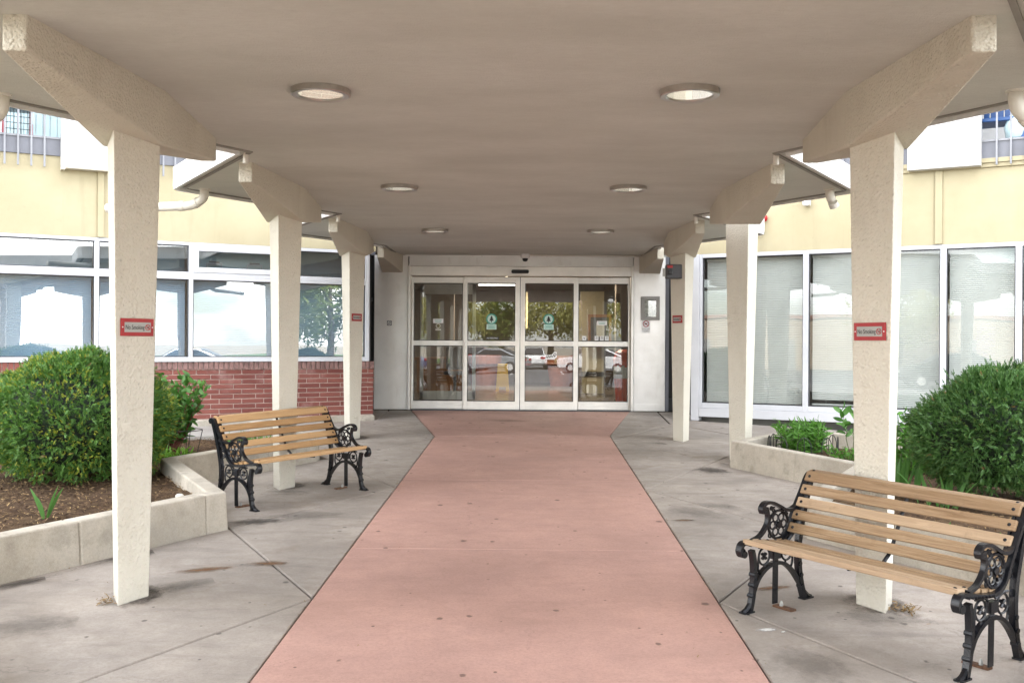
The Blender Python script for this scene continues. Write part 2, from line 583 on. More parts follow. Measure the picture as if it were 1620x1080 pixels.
def plate(A, u, n, up=(0, 0, 1)):
    """matrix: local x along u, local y up, local z along the outward normal n"""
    u, n, up = Vector(u).normalized(), Vector(n).normalized(), Vector(up).normalized()
    return Matrix.Translation(Vector(A)) @ Matrix((u, up, n)).transposed().to_4x4()


def numpy_mesh(name, V, F, m, parent=None, smooth=False):
    """V (n,3), F (k,4) quads"""
    me = bpy.data.meshes.new(name)
    V = np.asarray(V, np.float32) - np.array(org(parent), np.float32)
    F = np.asarray(F, np.int32)
    k, w = F.shape
    me.vertices.add(len(V)); me.vertices.foreach_set('co', V.ravel())
    me.loops.add(k * w); me.loops.foreach_set('vertex_index', F.ravel())
    me.polygons.add(k); me.polygons.foreach_set('loop_start', np.arange(0, k * w, w, dtype=np.int32))
    me.polygons.foreach_set('loop_total', np.full(k, w, np.int32))
    me.update(calc_edges=True)
    me.materials.append(m)
    o = bpy.data.objects.new(name, me)
    S.collection.objects.link(o)
    ORG[o.name] = org(parent)
    if parent: o.parent = parent
    return o


def scatter(tv, tf, P, D, scale, roll=None):
    """copies of template (tv,tf; grows along +z) at points P along directions D"""
    P, D = np.asarray(P, float), np.asarray(D, float)
    n = len(P)
    D = D / np.linalg.norm(D, axis=1, keepdims=True)
    ref = np.where(np.abs(D[:, 2:3]) < .9, np.array([[0, 0, 1.]]), np.array([[1., 0, 0]]))
    A = np.cross(D, ref); A /= np.linalg.norm(A, axis=1, keepdims=True)
    B = np.cross(D, A)
    r = rng.uniform(0, 2 * PI, n) if roll is None else roll
    c, s_ = np.cos(r)[:, None], np.sin(r)[:, None]
    X, Y = A * c + B * s_, -A * s_ + B * c
    sc = np.broadcast_to(np.asarray(scale, float), (n,))
    V = P[:, None, :] + sc[:, None, None] * (tv[None, :, 0:1] * X[:, None] + tv[None, :, 1:2] * Y[:, None] + tv[None, :, 2:3] * D[:, None])
    F = tf[None] + (np.arange(n) * len(tv))[:, None, None]
    return V.reshape(-1, 3), F.reshape(-1, tf.shape[1])


# ------------------------------------------------------------------ ground and paving
gm = MB()
ys = [-400, -60, -3.5, 0, 5, 9, 13.04, 16.46, 30, 400]
for a, b in zip(ys[:-1], ys[1:]):
    gm.add([(-400, a, g(a) - .06), (400, a, g(a) - .06), (400, b, g(b) - .06), (-400, b, g(b) - .06)], [(0, 1, 2, 3)])
meta(gm.build('ground', M_ground), kind='structure')
jm = MB()
for a, b in zip(ys[2:8], ys[3:9]):
    b = min(b, 16.44)
    if b > a: jm.add([(-4.2, a, g(a) - .045), (9.5, a, g(a) - .045), (9.5, b, g(b) - .045), (-4.2, b, g(b) - .045)], [(0, 1, 2, 3)])
meta(jm.build('joint_bed', M_joint), kind='structure')
meta(MB().add([(-26, -9, -.113), (26, -9, -.113), (26, -3.5, -.113), (-26, -3.5, -.113)], [(0, 1, 2, 3)]).build('bounce_drive', M_bounce_drive), kind='structure')  # pale strip added over the asphalt to throw light under the canopy
lot = MB().add([(-60, -60, -.12), (60, -60, -.12), (60, -3.6, -.12), (-60, -3.6, -.12)], [(0, 1, 2, 3)]).build('parking_lot', M_asphalt)
meta(lot, kind='structure')
lawn = MB().box(-90, 90, -75, -46, -.2, .02).build('lawn', M_grass)
meta(lawn, kind='structure')


def slab_mesh(mb, poly, gap=.007, bev=.006, zf=None, depth=.12):
    zf = zf or (lambda x, y: g(y))
    n = len(poly)
    P = [Vector((p[0], p[1])) for p in poly]
    area = sum(P[i].x * P[(i + 1) % n].y - P[(i + 1) % n].x * P[i].y for i in range(n))
    if area < 0: P.reverse()

    def inset(d):
        out = []
        for i in range(n):
            e0 = (P[i] - P[i - 1]).normalized(); e1 = (P[(i + 1) % n] - P[i]).normalized()
            n0, n1 = Vector((-e0.y, e0.x)), Vector((-e1.y, e1.x))
            b = (n0 + n1); b = b / max(.2, b.length_squared) * 2
            out.append(P[i] + b * d)
        return out
    A, B = inset(gap), inset(gap + bev)
    vs = [(p.x, p.y, zf(p.x, p.y) - depth) for p in A] + [(p.x, p.y, zf(p.x, p.y) - bev) for p in A] + [(p.x, p.y, zf(p.x, p.y)) for p in B]
    fs = [tuple(range(2 * n, 3 * n))]
    for k in (0, n):
        fs += [(k + i, k + (i + 1) % n, k + n + (i + 1) % n, k + n + i) for i in range(n)]
    mb.add(vs, fs)


def slabs(name, polys, m, kind='structure', gap=.007, bev=.006):
    root = bpy.data.objects.new(name, None)
    S.collection.objects.link(root)
    meta(root, kind=kind)
    for p in polys:
        mb = MB(); slab_mesh(mb, p, gap, bev)
        mb.build('slab', m, root)
    return root


YK = [5.75 + 3.625 * k for k in range(-3, 4)]          # column rows: -5.1,-1.5,2.1,5.75,9.4,13,16.6
TLX, TRX, NLX, NRX = -3.28, 2.98, -2.20, 1.93           # canopy tips and notches
WL, WR = -1.215, 1.078                                   # walkway edges
polys = []
for side, (wx, nx, tx) in enumerate(((WL, NLX - .02, TLX + .02), (WR, NRX + .12, TRX + .05))):
    for k in range(1, 6):
        yk = YK[k]
        polys.append([(wx, yk), (nx, yk + 1.81), (tx, yk), (nx, yk - 1.81)])
        if k < 5:
            polys.append([(wx, yk), (wx, YK[k + 1]), (nx, yk + 1.81)])
    yk = YK[5]
# by the door
polys.append([(WL, YK[5]), (WL, 13.25), (-1.88, 16.38), (-2.24, 16.38), (-2.24, YK[5] + 1.81)])
polys.append([(WR, YK[5]), (WR, 13.45), (1.62, 16.38), (2.08, 16.38), (2.05, YK[5] + 1.81)])
polys.append([(-2.25, 16.38), (-2.55, 16.38), (-2.28, 14.95), (-3.24, 14.42), (TLX + .02, 13.04), (NLX - .02, 14.81)])
pave = slabs('pavement', polys, M_conc)
# right-hand pavement between the columns and the window wall
polys = [[(2.09, 16.38), (2.55, 16.38), (2.55, 15.15), (5.1, 13.75), (4.55, 12.95), (3.03, 13.1), (2.06, 14.81)],
         [(5.1, 13.75), (9.5, 11.3), (8.6, 9.6), (3.3, 12.35), (3.05, 13.0), (4.6, 12.9)],
         [(2.06, 11.2), (3.02, 13.0), (3.25, 12.33), (2.2, 11.05)]]
slabs('side_pavement', polys, M_conc)
# raised walk along the left wall
LW = lambda s_, d, z=0: Vector((-2.28 - .873 * s_ + .488 * d, 15.0 - .488 * s_ - .873 * d, z))
RW = lambda s_, d, z=0: Vector((2.55 + .873 * s_ - .488 * d, 15.18 - .488 * s_ - .873 * d, z))
root = bpy.data.objects.new('sidewalk', None); S.collection.objects.link(root); meta(root, kind='structure')
for s0, s1 in ((.75, 2.2), (2.2, 3.7), (3.7, 5.2), (5.2, 8.0)):
    mb = MB()
    slab_mesh(mb, [LW(s0, 0)[:2], LW(s1, 0)[:2], LW(s1, 1.45)[:2], LW(s0, 1.45)[:2]], zf=lambda x, y: .475, depth=.3)
    mb.build('slab', M_kerbstep, root)
# stains on the paving, plus contact shade painted at feet and under benches
def stain_shade_mat(name, c, amt):
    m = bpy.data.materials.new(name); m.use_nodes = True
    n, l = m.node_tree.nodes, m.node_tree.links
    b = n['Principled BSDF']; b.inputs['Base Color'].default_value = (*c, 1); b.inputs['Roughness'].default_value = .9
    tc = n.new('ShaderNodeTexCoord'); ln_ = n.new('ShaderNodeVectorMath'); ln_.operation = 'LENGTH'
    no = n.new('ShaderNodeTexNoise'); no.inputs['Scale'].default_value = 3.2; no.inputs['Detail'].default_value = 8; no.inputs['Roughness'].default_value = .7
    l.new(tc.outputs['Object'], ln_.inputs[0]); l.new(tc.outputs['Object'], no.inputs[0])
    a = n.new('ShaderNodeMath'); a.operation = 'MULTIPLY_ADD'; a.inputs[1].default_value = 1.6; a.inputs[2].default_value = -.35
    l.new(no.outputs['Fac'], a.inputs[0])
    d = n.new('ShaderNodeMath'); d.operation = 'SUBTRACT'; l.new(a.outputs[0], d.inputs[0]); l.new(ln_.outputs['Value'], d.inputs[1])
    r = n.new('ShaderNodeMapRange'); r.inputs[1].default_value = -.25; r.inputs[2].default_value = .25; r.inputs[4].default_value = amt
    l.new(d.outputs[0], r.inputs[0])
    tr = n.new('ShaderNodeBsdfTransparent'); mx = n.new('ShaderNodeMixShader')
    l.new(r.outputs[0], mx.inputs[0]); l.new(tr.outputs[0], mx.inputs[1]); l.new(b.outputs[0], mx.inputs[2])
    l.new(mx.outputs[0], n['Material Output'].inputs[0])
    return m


STM = {'rust': stain_shade_mat('stain_rust', (.17, .085, .035), .75), 'dark': stain_shade_mat('stain_dark', (.09, .078, .066), .28), 'contact_shade': stain_shade_mat('painted_contact_shade', (.06, .05, .042), .62), 'white': stain_shade_mat('stain_white', (.75, .75, .73), .95)}
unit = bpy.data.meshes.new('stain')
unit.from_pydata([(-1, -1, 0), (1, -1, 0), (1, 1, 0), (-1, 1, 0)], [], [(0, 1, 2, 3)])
stain_shade_mesh = {}
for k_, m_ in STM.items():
    stain_shade_mesh[k_] = unit.copy(); stain_shade_mesh[k_].materials.append(m_)
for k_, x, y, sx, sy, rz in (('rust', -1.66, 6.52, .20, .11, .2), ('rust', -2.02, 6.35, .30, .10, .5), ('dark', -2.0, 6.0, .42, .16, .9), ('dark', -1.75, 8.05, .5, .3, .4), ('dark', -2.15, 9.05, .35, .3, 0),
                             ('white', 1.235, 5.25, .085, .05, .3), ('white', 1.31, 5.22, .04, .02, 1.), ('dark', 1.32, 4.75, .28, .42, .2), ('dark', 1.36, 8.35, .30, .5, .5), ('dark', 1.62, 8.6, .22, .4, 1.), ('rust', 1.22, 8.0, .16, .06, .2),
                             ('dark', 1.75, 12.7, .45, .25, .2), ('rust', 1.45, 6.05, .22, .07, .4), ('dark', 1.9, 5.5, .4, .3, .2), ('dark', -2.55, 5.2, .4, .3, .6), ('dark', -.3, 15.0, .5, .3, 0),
                             ('contact_shade', -2.22, 5.75, .24, .36, 0), ('contact_shade', 1.98, 5.78, .25, .38, 0), ('contact_shade', -2.22, 9.4, .26, .4, 0), ('contact_shade', -2.2, 13.03, .28, .42, 0), ('contact_shade', 1.9, 13.0, .3, .42, 0), ('contact_shade', -2.1, 7.8, .35, .2, .5), ('contact_shade', 1.9, 10.55, .28, .4, .2), ('contact_shade', -2.6, 6.7, .5, .14, 1.03), ('contact_shade', -3.0, 6.0, .4, .12, 1.03)):  # darkest patches: contact shade painted round column and planter feet
    o = bpy.data.objects.new('stain', stain_shade_mesh[k_]); S.collection.objects.link(o)  # one object name for stains and painted contact shade
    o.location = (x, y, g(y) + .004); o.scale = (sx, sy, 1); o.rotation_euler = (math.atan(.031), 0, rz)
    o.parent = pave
# red walkway
cuts = [-5.0, -1.9, 1.3, 4.0, 6.98, 9.85, 13.3]
polys = [[(WL, a), (WL, b), (WR, b), (WR, a)] for a, b in zip(cuts[:-1], cuts[1:])]
polys[-1] = [(WL, 9.85), (WL, 13.28), (WR, 13.42), (WR, 9.85)]
polys.append([(WL, 13.28), (WR, 13.42), (1.63, 16.36), (-1.875, 16.36)])
slabs('walkway', polys, M_pink, gap=.0035, bev=.003)

# ------------------------------------------------------------------ planters and soil
H_PL, T_PL = .28, .15


def offset_line(P, d):
    P = [Vector(p) for p in P]
    out = []
    for i, p in enumerate(P):
        e0 = (p - P[i - 1]).normalized() if i else (P[1] - P[0]).normalized()
        e1 = (P[i + 1] - p).normalized() if i < len(P) - 1 else e0
        n0, n1 = Vector((-e0.y, e0.x)), Vector((-e1.y, e1.x))
        b = n0 + n1
        out.append(p + b / max(.25, b.length_squared) * 2 * d)
    return out


def planter(label, P, d, joints):
    """P outer foot line, d inward offset (sign), joints {segment: [t,...]}"""
    root = thing('planter_wall', label, 'planter wall', (P[1][0], P[1][1], g(P[1][1])))
    A = [Vector(p) for p in P]
    B = offset_line(P, d)
    C = offset_line(P, d * .12)
    for i in range(len(P) - 1):
        ts = [0] + joints.get(i, []) + [1]
        for a, b in zip(ts[:-1], ts[1:]):
            L = (A[i + 1] - A[i]).length
            a2, b2 = a + (.004 / L if a > 0 else 0), b - (.004 / L if b < 1 else 0)
            q = lambda Q, t_: Q[i].lerp(Q[i + 1], t_)
            pts = [q(A, a2), q(A, b2), q(B, b2), q(B, a2)]
            top = [q(C, a2), q(C, b2), q(B, b2), q(B, a2)]
            vs = [(p.x, p.y, g(p.y) - .08) for p in pts] + [(p.x, p.y, g(p.y) + H_PL) for p in top]
            mb = MB().add(vs, [(3, 2, 1, 0), (4, 5, 6, 7), (0, 1, 5, 4), (1, 2, 6, 5), (2, 3, 7, 6), (3, 0, 4, 7)])
            mb.build('wall_block', M_planter, root, bevel=.012)
    return root, B


PLL = [(-2.25, 3.95), (-3.24, 5.72), (-2.33, 7.37), (-2.215, 7.52), (-3.17, 9.2), (-2.28, 10.98), (-2.28, 11.15), (-2.95, 12.2), (-3.3, 12.42)]
PLR = [(2.06, 3.95), (3.02, 5.68), (2.02, 7.40), (2.0, 7.52), (2.93, 9.2), (2.13, 10.78), (2.16, 10.84), (2.75, 11.5), (3.45, 11.65), (5.5, 10.6), (7.6, 9.5)]
wl_, innL = planter('stained concrete planter wall zigzagging past the left columns', PLL, .15, {1: [.44], 3: [.5], 4: [.62]})
wr_, innR = planter('grey concrete planter wall zigzagging past the right columns', PLR, -.13, {1: [.25, .62], 3: [.3], 4: [.45]})


def soil(name, poly, zf):
    bm = bmesh.new()
    vs = [bm.verts.new((p[0], p[1], 0)) for p in poly]
    bm.faces.new(vs)
    bmesh.ops.triangulate(bm, faces=bm.faces)
    for _ in range(5):
        bmesh.ops.subdivide_edges(bm, edges=[e for e in bm.edges if e.calc_length() > .16], cuts=1)
        bmesh.ops.triangulate(bm, faces=bm.faces)
    from mathutils import noise
    for v in bm.verts:
        v.co.z = zf(v.co.x, v.co.y) + .035 * noise.noise(v.co * 2.3) + .02 * noise.noise(v.co * 7)
    me = bpy.data.meshes.new(name)
    bmesh.ops.recalc_face_normals(bm, faces=bm.faces)
    bm.to_mesh(me); bm.free()
    me.polygons.foreach_set('use_smooth', [True] * len(me.polygons))
    me.materials.append(M_soil)
    o = bpy.data.objects.new(name, me)
    S.collection.objects.link(o)
    meta(o, kind='structure')
    return o


zL = lambda x, y: min(g(y) + .17, .43)
zR = lambda x, y: min(g(y) + .17, .47)
soil('soil_bed', [(p.x, p.y) for p in innL] + [tuple(LW(2.2, 1.40)[:2]), tuple(LW(6.5, 1.40)[:2]), (-8.5, 8.5), (-5.5, 4.0)], zL)
soil('soil_bed', [(p.x, p.y) for p in innR] + [(8.0, 8.0), (5.5, 4.0)], zR)

# mulch chips and straw (nobody could count them)
cv = np.array([[-.5, -.12, 0], [.5, -.1, 0], [.45, .12, .02], [-.5, .1, .03]]); cf = np.array([[0, 1, 2, 3]])


def in_poly(x, y, poly):
    c = False
    j = len(poly) - 1
    for i in range(len(poly)):
        xi, yi = poly[i]; xj, yj = poly[j]
        if (yi > y) != (yj > y) and x < (xj - xi) * (y - yi) / (yj - yi) + xi: c = not c
        j = i
    return c


def chips(name, poly, zf, n, m, box, size, dx=.012):
    P, D = [], []
    while len(P) < n:
        x, y = random.uniform(box[0], box[1]), random.uniform(box[2], box[3])
        if in_poly(x, y, poly):
            P.append((x, y, zf(x, y) + random.uniform(.0, .03)))
            D.append((random.gauss(0, .35), random.gauss(0, .35), 1))
    V, F = scatter(cv, cf, P, D, rng.uniform(size[0], size[1], n))
    meta(numpy_mesh(name, V, F, m), kind='stuff')


bedL = [(p.x, p.y) for p in innL] + [tuple(LW(2.2, 1.45)[:2]), tuple(LW(6.5, 1.45)[:2]), (-7, 8.5), (-5, 4.0)]
bedR = [(p.x, p.y) for p in innR] + [(8.0, 8.0), (5.5, 4.0)]
chips('mulch', bedL, zL, 13000, M_chip, (-4.9, -2.2, 5.5, 12.4), (.010, .034))
chips('mulch', bedR, zR, 10000, M_chip, (1.9, 4.9, 5.0, 11.6), (.010, .034))
chips('dry_needles', bedL, zL, 1300, M_straw, (-4.9, -2.2, 6.4, 8.6), (.012, .032))
chips('dry_needles', bedR, zR, 600, M_straw, (2.2, 4.2, 5.6, 8.0), (.012, .032))

# ------------------------------------------------------------------ canopy
CTOP = .18
yf = -2.6
out = [(NLX, 16.46), (NLX, YK[5] + 1.81)]
for k in range(5, 1, -1):
    out += [(TLX, YK[k] + .06), (TLX, YK[k] - .06), (NLX, YK[k] - 1.81)]
out += [(TLX, YK[1] + .06), (TLX, yf)]
right = [(TRX, yf), (TRX, YK[1] + .06), (NRX, YK[1] + 1.81)]
for k in range(2, 6):
    right += [(TRX, YK[k] - .06), (TRX, YK[k] + .06), (NRX, YK[k] + 1.81)]
right += [(NRX, 16.46)]
outline = out + right
canopy = thing('entrance_canopy', 'flat rendered canopy roof with zigzag edges over the entrance walk', 'canopy', (0, 6, CEIL))
bm = bmesh.new()
n = len(outline)
lo = [bm.verts.new((x, y - 6, 0)) for x, y in outline]
hi = [bm.verts.new((x, y - 6, CTOP)) for x, y in outline]
fb = bm.faces.new(lo); ft = bm.faces.new(hi[::-1])
sf = [bm.faces.new((lo[(i + 1) % n], lo[i], hi[i], hi[(i + 1) % n])) for i in range(n)]
bmesh.ops.recalc_face_normals(bm, faces=bm.faces)
for f in sf + [ft]: f.material_index = 1
bmesh.ops.triangulate(bm, faces=[fb, ft])
me = bpy.data.meshes.new('roof_slab'); bm.to_mesh(me); bm.free()
me.materials.append(M_soffit); me.materials.append(M_fascia)
o = bpy.data.objects.new('roof_slab', me); S.collection.objects.link(o); o.parent = canopy
ORG['roof_slab'] = org(canopy)
# drip edge: pale bead at the edge and a narrow strip set inside it
Lp = out[:-1]
Rp = right[1:]
for pts, sg in ((Lp, 1), (Rp, 1)):
    a0, a1, a2, a3 = (offset_line([Vector(p) for p in pts], d) for d in (.004, .03, .085, .115))
    for i in range(len(pts) - 1):
        for qa, qb, dz, nm in ((a0, a1, .022, 'drip_edge'), (a2, a3, .010, 'drip_strip')):
            mb = MB()
            mb.prism([qa[i][:2], qa[i + 1][:2], qb[i + 1][:2], qb[i][:2]], CEIL - dz, CEIL - .0005)
            mb.build(nm, M_fascia if nm == 'drip_edge' else M_drip, canopy)
# seams where soffit sheets meet
for y in (4.2, 7.6, 11.2, 14.6):
    pass

# ------------------------------------------------------------------ columns
ZB_MID, ZB_END = CEIL - .314, CEIL - .157


def column(x, y, label, shaft_at=None, sc=1.):
    root = thing('canopy_column', label, 'column', (x, y, g(y)), 'tapered rendered columns under the canopy')
    # boat-shaped bracket under the slab
    L, we, wm_ = 1.35, .055, .18
    top = [(we, -L), (wm_, 0), (we, L), (-we, L), (-wm_, 0), (-we, -L)]
    vs = [(x + a, y + b, CEIL + .01) for a, b in top] + [(x + a, y + b, ZB_END if abs(b) > 1 else ZB_MID) for a, b in top]
    fs = [(0, 1, 2, 3, 4, 5), (6, 7, 10, 11), (7, 8, 9, 10)] + [(i, (i + 1) % 6, 6 + (i + 1) % 6, 6 + i) for i in range(6)]
    MB().add(vs, fs).build('bracket', M_bracket, root, bevel=.012)
    if y < 4: wz = 0
    sx, sy = shaft_at or (x, y)
    zt = ZB_MID + .045 if not shaft_at else CEIL + .01
    z0 = g(sy) - .03
    vs, fs = [], []
    N = 14
    for i in range(N + 1):
        t_ = i / N
        z = z0 + (zt - z0) * t_
        w = (.100 + .053 * t_) * sc
        m_ = 1.87 * w
        for a, b in ((0, -m_), (w, 0), (0, m_), (-w, 0)):
            vs.append((sx + a, sy + b, z))
    for i in range(N):
        for j in range(4):
            fs.append((i * 4 + j, i * 4 + (j + 1) % 4, i * 4 + 4 + (j + 1) % 4, i * 4 + 4 + j))
    fs += [(3, 2, 1, 0), (N * 4, N * 4 + 1, N * 4 + 2, N * 4 + 3)]
    MB().add(vs, fs).build('shaft', M_column, root, bevel=.008)
    return root


CLX, CRX = -2.25, 1.95
column(CLX, YK[3], 'large near left column with a readable red no smoking sign')
column(CLX, YK[4], 'left column standing behind the bench by the brick wall')
column(CLX, YK[5], 'small far left column in front of the brick wall end')
column(CRX, YK[3], 'large near right column standing behind the oak bench')
column(CRX, YK[4], 'right column rising behind the tip of the lily planter', (2.36, 11.33), 1.2)
column(CRX, YK[5], 'small far right column carrying the dark alarm box')
for x in (CLX, CRX):
    for k in (1, 2):
        column(x, YK[k], ('left' if x < 0 else 'right') + (' canopy column just behind the camera' if k == 2 else ' canopy column at the front edge behind the camera'))
# half brackets running into the entrance wall
for x, lab in ((CLX + .04, 'rendered bracket stub at the wall left of the doors'), (CRX - .0, 'rendered bracket stub at the wall right of the doors')):
    L, we, wm_ = 1.3, .05, .17
    y0, y1 = 15.12, 16.45
    vs = [(x - we, y0, CEIL + .01), (x + we, y0, CEIL + .01), (x + wm_, y1, CEIL + .01), (x - wm_, y1, CEIL + .01),
          (x - we, y0, ZB_END), (x + we, y0, ZB_END), (x + wm_, y1, ZB_MID + .03), (x - wm_, y1, ZB_MID + .03)]
    o = MB().add(vs, [(0, 1, 2, 3), (7, 6, 5, 4), (0, 4, 5, 1), (1, 5, 6, 2), (2, 6, 7, 3), (3, 7, 4, 0)]).build('roof_bracket', M_bracket, bevel=.01, at=(x, 15.8, CEIL))
    meta(o, lab, 'bracket')

# ------------------------------------------------------------------ recessed lights
ring_prof = [(.126, .0), (.126, -.022), (.132, -.031), (.160, -.034), (.167, -.030), (.167, 0)]


def downlight(x, y, label):
    root = thing('ceiling_light', label, 'ceiling light', (x, y, CEIL), 'round lights in the canopy soffit')
    T = Matrix.Translation((x, y, CEIL))
    MB().lathe(ring_prof, 40, T, closed=True).build('ring', M_bronze, root, smooth=False)
    MB().lathe([(.127, -.020), (.112, -.012), (.100, -.013), (.085, -.007), (.072, -.008), (.05, -.004), (.034, -.004)], 36, T).build('reflector', M_lamp, root)
    MB().lathe([(.034, -.004), (.030, -.014), (.018, -.019), (0, -.020)], 20, T).build('bulb', M_bulb, root, smooth=True)
    MB().lathe([(.1275, -.0255), (.1275, -.0245)], 36, T).build('lens', M_lens, root)
    return root


LX = (-1.18, .895)
for i, y in enumerate((5.72, 9.23, 12.75)):
    wh = ('nearest', 'middle', 'farthest')[i]
    for x, sd in zip(LX, ('left', 'right')):
        downlight(x, y, f'{wh} round bronze soffit light on the {sd} of the walk')
# little drain stubs at the notches
for x, y, sd in ((-2.142, 7.65, 'left of the walk, nearer one'), (1.844, 7.64, 'right of the walk, nearer one'), (-2.131, 11.32, 'left of the walk, farther one'), (1.857, 11.36, 'right of the walk, farther one')):
    o = MB().tube([(x, y, CEIL + .01), (x, y, CEIL - .075)], .022, 12).build('drain_stub', M_pipe, smooth=False, at=(x, y, CEIL))
    meta(o, 'short cream drain stub in the soffit ' + sd, 'drain pipe', 'drain stubs in the soffit')


def drain(x, y, pts, label, name='drain_pipe', r=.042):
    root = thing(name, label, 'drain pipe', (x, y, CEIL))
    P = [Vector((x, y, CEIL + .005))] + [Vector(p) for p in pts]
    # round the corners
    Q = [P[0]]
    for a, b, c in zip(P[:-2], P[1:-1], P[2:]):
        d = min(.07, (b - a).length * .45, (c - b).length * .45)
        p0, p1 = b + (a - b).normalized() * d, b + (c - b).normalized() * d
        for t_ in (0, .25, .5, .75, 1):
            Q.append(p0.lerp(b, t_).lerp(b.lerp(p1, t_), t_))
    Q.append(P[-1])
    MB().tube(Q, r, 14).build('pipe', M_pipe, root, smooth=True)
    for a, b, cc in zip(P[:-2], P[1:-1], P[2:]):
        d = (cc - b).normalized()
        MB().tube([b + d * .075, b + d * .12], r + .005, 14).build('collar', M_pipe, root)
    MB().tube([(x, y, CEIL), (x, y, CEIL - .012)], r + .014, 14).build('flange', M_pipe, root)
    return root


drain(-3.02, 9.42, [(-3.03, 9.43, CEIL - .09), (-3.17, 9.5, CEIL - .15), (-4.02, 9.62, CEIL - .16)], 'white bent drain pipe under the left middle canopy wing')
drain(-3.05, 5.83, [(-3.05, 5.83, CEIL - .10), (-3.2, 5.86, CEIL - .18), (-3.9, 5.95, CEIL - .19)], 'white drain pipe cut by the left picture edge')
drain(2.70, 5.70, [(2.70, 5.70, CEIL - .09), (2.83, 5.73, CEIL - .20), (3.6, 5.9, CEIL - .24)], 'cream bent drain pipe cut by the right picture edge')
drain(2.735, 9.31, [(2.735, 9.31, CEIL - .06), (2.76, 9.33, CEIL - .10)], 'short drain outlet under the right middle canopy wing', r=.04)

# ------------------------------------------------------------------ building wings
def wing(A, u, n, side):
    A, u, n = Vector(A), Vector(u), Vector(n)
    M = Matrix.Translation(A) @ Matrix((u, n, Vector((0, 0, 1)))).transposed().to_4x4()
    return M


ML = wing((-2.28, 15.0, 0), (-.873, -.488, 0), (.488, -.873, 0), 0)
MR = wing((2.55, 15.18, 0), (.873, -.488, 0), (-.488, -.873, 0), 1)
LEN = 14.0


def hbox(mb, M, s0, s1, d0, d1, z0, z1): mb.box(s0, s1, d0, d1, z0, z1, M)


def blind(M, s0, s1, z0, z1, m, parent, d=-.16, pitch=.026, gap=None):
    vs, fs = [], []
    z = z1 - .03
    k = 0
    while z > z0:
        if not (gap and gap[0] < z < gap[1]):
            i = len(vs)
            dz = .0128
            vs += [(s0, d - .0065, z - dz), (s1, d - .0065, z - dz), (s1, d + .0, z + .003), (s0, d + .0, z + .003), (s1, d - .004, z + dz), (s0, d - .004, z + dz)]
            fs += [(i, i + 1, i + 2, i + 3), (i + 3, i + 2, i + 4, i + 5)]
        z -= pitch
        k += 1
    mb = MB().add(vs, fs, M)
    o = mb.build('blind', m, parent, recalc=False)
    o['kind'] = 'stuff'
    r = MB().box(s0 - .005, s1 + .005, d - .02, d + .02, z1 - .03, z1, M)
    nc = max(2, int((s1 - s0) / .4))
    for c in range(nc):
        ss = s0 + (s1 - s0) * (c + .5) / nc
        r.box(ss - .0015, ss + .0015, d + .012, d + .014, z0, z1 - .03, M)
    r.build('blind_rail', m, parent)


def window(M, s0, s1, z0, z1, parent, gm_, fw=.055, bl=None, opener=False, gap=None):
    """one glazed opening: frame with pane, blind as sub-parts"""
    f = MB()
    D0, D1 = -.09, .012
    f.box(s0, s0 + fw / 2, D0, D1, z0, z1, M).box(s1 - fw / 2, s1, D0, D1, z0, z1, M)
    f.box(s0 + fw / 2, s1 - fw / 2, D0, D1 - .002, z0, z0 + fw, M).box(s0 + fw / 2, s1 - fw / 2, D0, D1 - .002, z1 - fw * .7, z1, M)
    fr = f.build('window', M_alu, parent, bevel=.004)
    a0, a1, b0, b1 = s0 + fw / 2, s1 - fw / 2, z0 + fw, z1 - fw * .7
    if opener:
        e = .07
        h = MB()
        h.box(a0, a0 + e, -.06, .022, b0, b1, M).box(a1 - e, a1, -.06, .022, b0, b1, M)
        h.box(a0 + e, a1 - e, -.06, .020, b0, b0 + e, M).box(a0 + e, a1 - e, -.06, .020, b1 - e, b1, M)
        h.build('opening_sash', M_alu, fr, bevel=.005)
        a0, a1, b0, b1 = a0 + e, a1 - e, b0 + e, b1 - e
    else:
        e = .012
        h = MB()
        h.box(a0, a0 + e, -.05, -.02, b0, b1, M).box(a1 - e, a1, -.05, -.02, b0, b1, M)
        h.box(a0 + e, a1 - e, -.05, -.021, b0, b0 + e, M).box(a0 + e, a1 - e, -.05, -.021, b1 - e, b1, M)
        h.build('glazing_bead', M_dark2, fr)
        a0, a1, b0, b1 = a0 + e, a1 - e, b0 + e, b1 - e
    MB().add([(a0, -.04, b0), (a1, -.04, b0), (a1, -.04, b1), (a0, -.04, b1)], [(0, 1, 2, 3)], M).build('pane', gm_, fr)
    if bl: blind(M, a0 + .01, a1 - .01, b0, b1, bl, fr, gap=gap)
    return fr


def upper(M, root, zb, zt, s_pan, label_side):
    """upper storeys: slab edges and set-back walls, balcony cheek panels"""
    MB().box(-.05, LEN, -6, -.02, zt, zt + .16, M).build('floor_slab', M_darkgrey, root)
    w = MB()
    w.box(-3.2, LEN, -6.2, -1.35, zt + .16, 15.5, M)  # unseen height above the balconies added to keep the front shaded
    w.build('upper_wall', M_white, root)
    sl_ = MB()
    for z in (6.9, 9.7, 12.5): sl_.box(-3.2, LEN, -1.35, .0, z, z + .2, M)  # unseen slabs added up the wall for shading
    sl_.build('upper_shade_floor', M_fascia, root)
    cheek = MB()
    cheek.box(-.1, .0, -1.35, -.02, zt + .16, 6.9, M)
    cheek.build('balcony_cheek', M_white, root)
    return


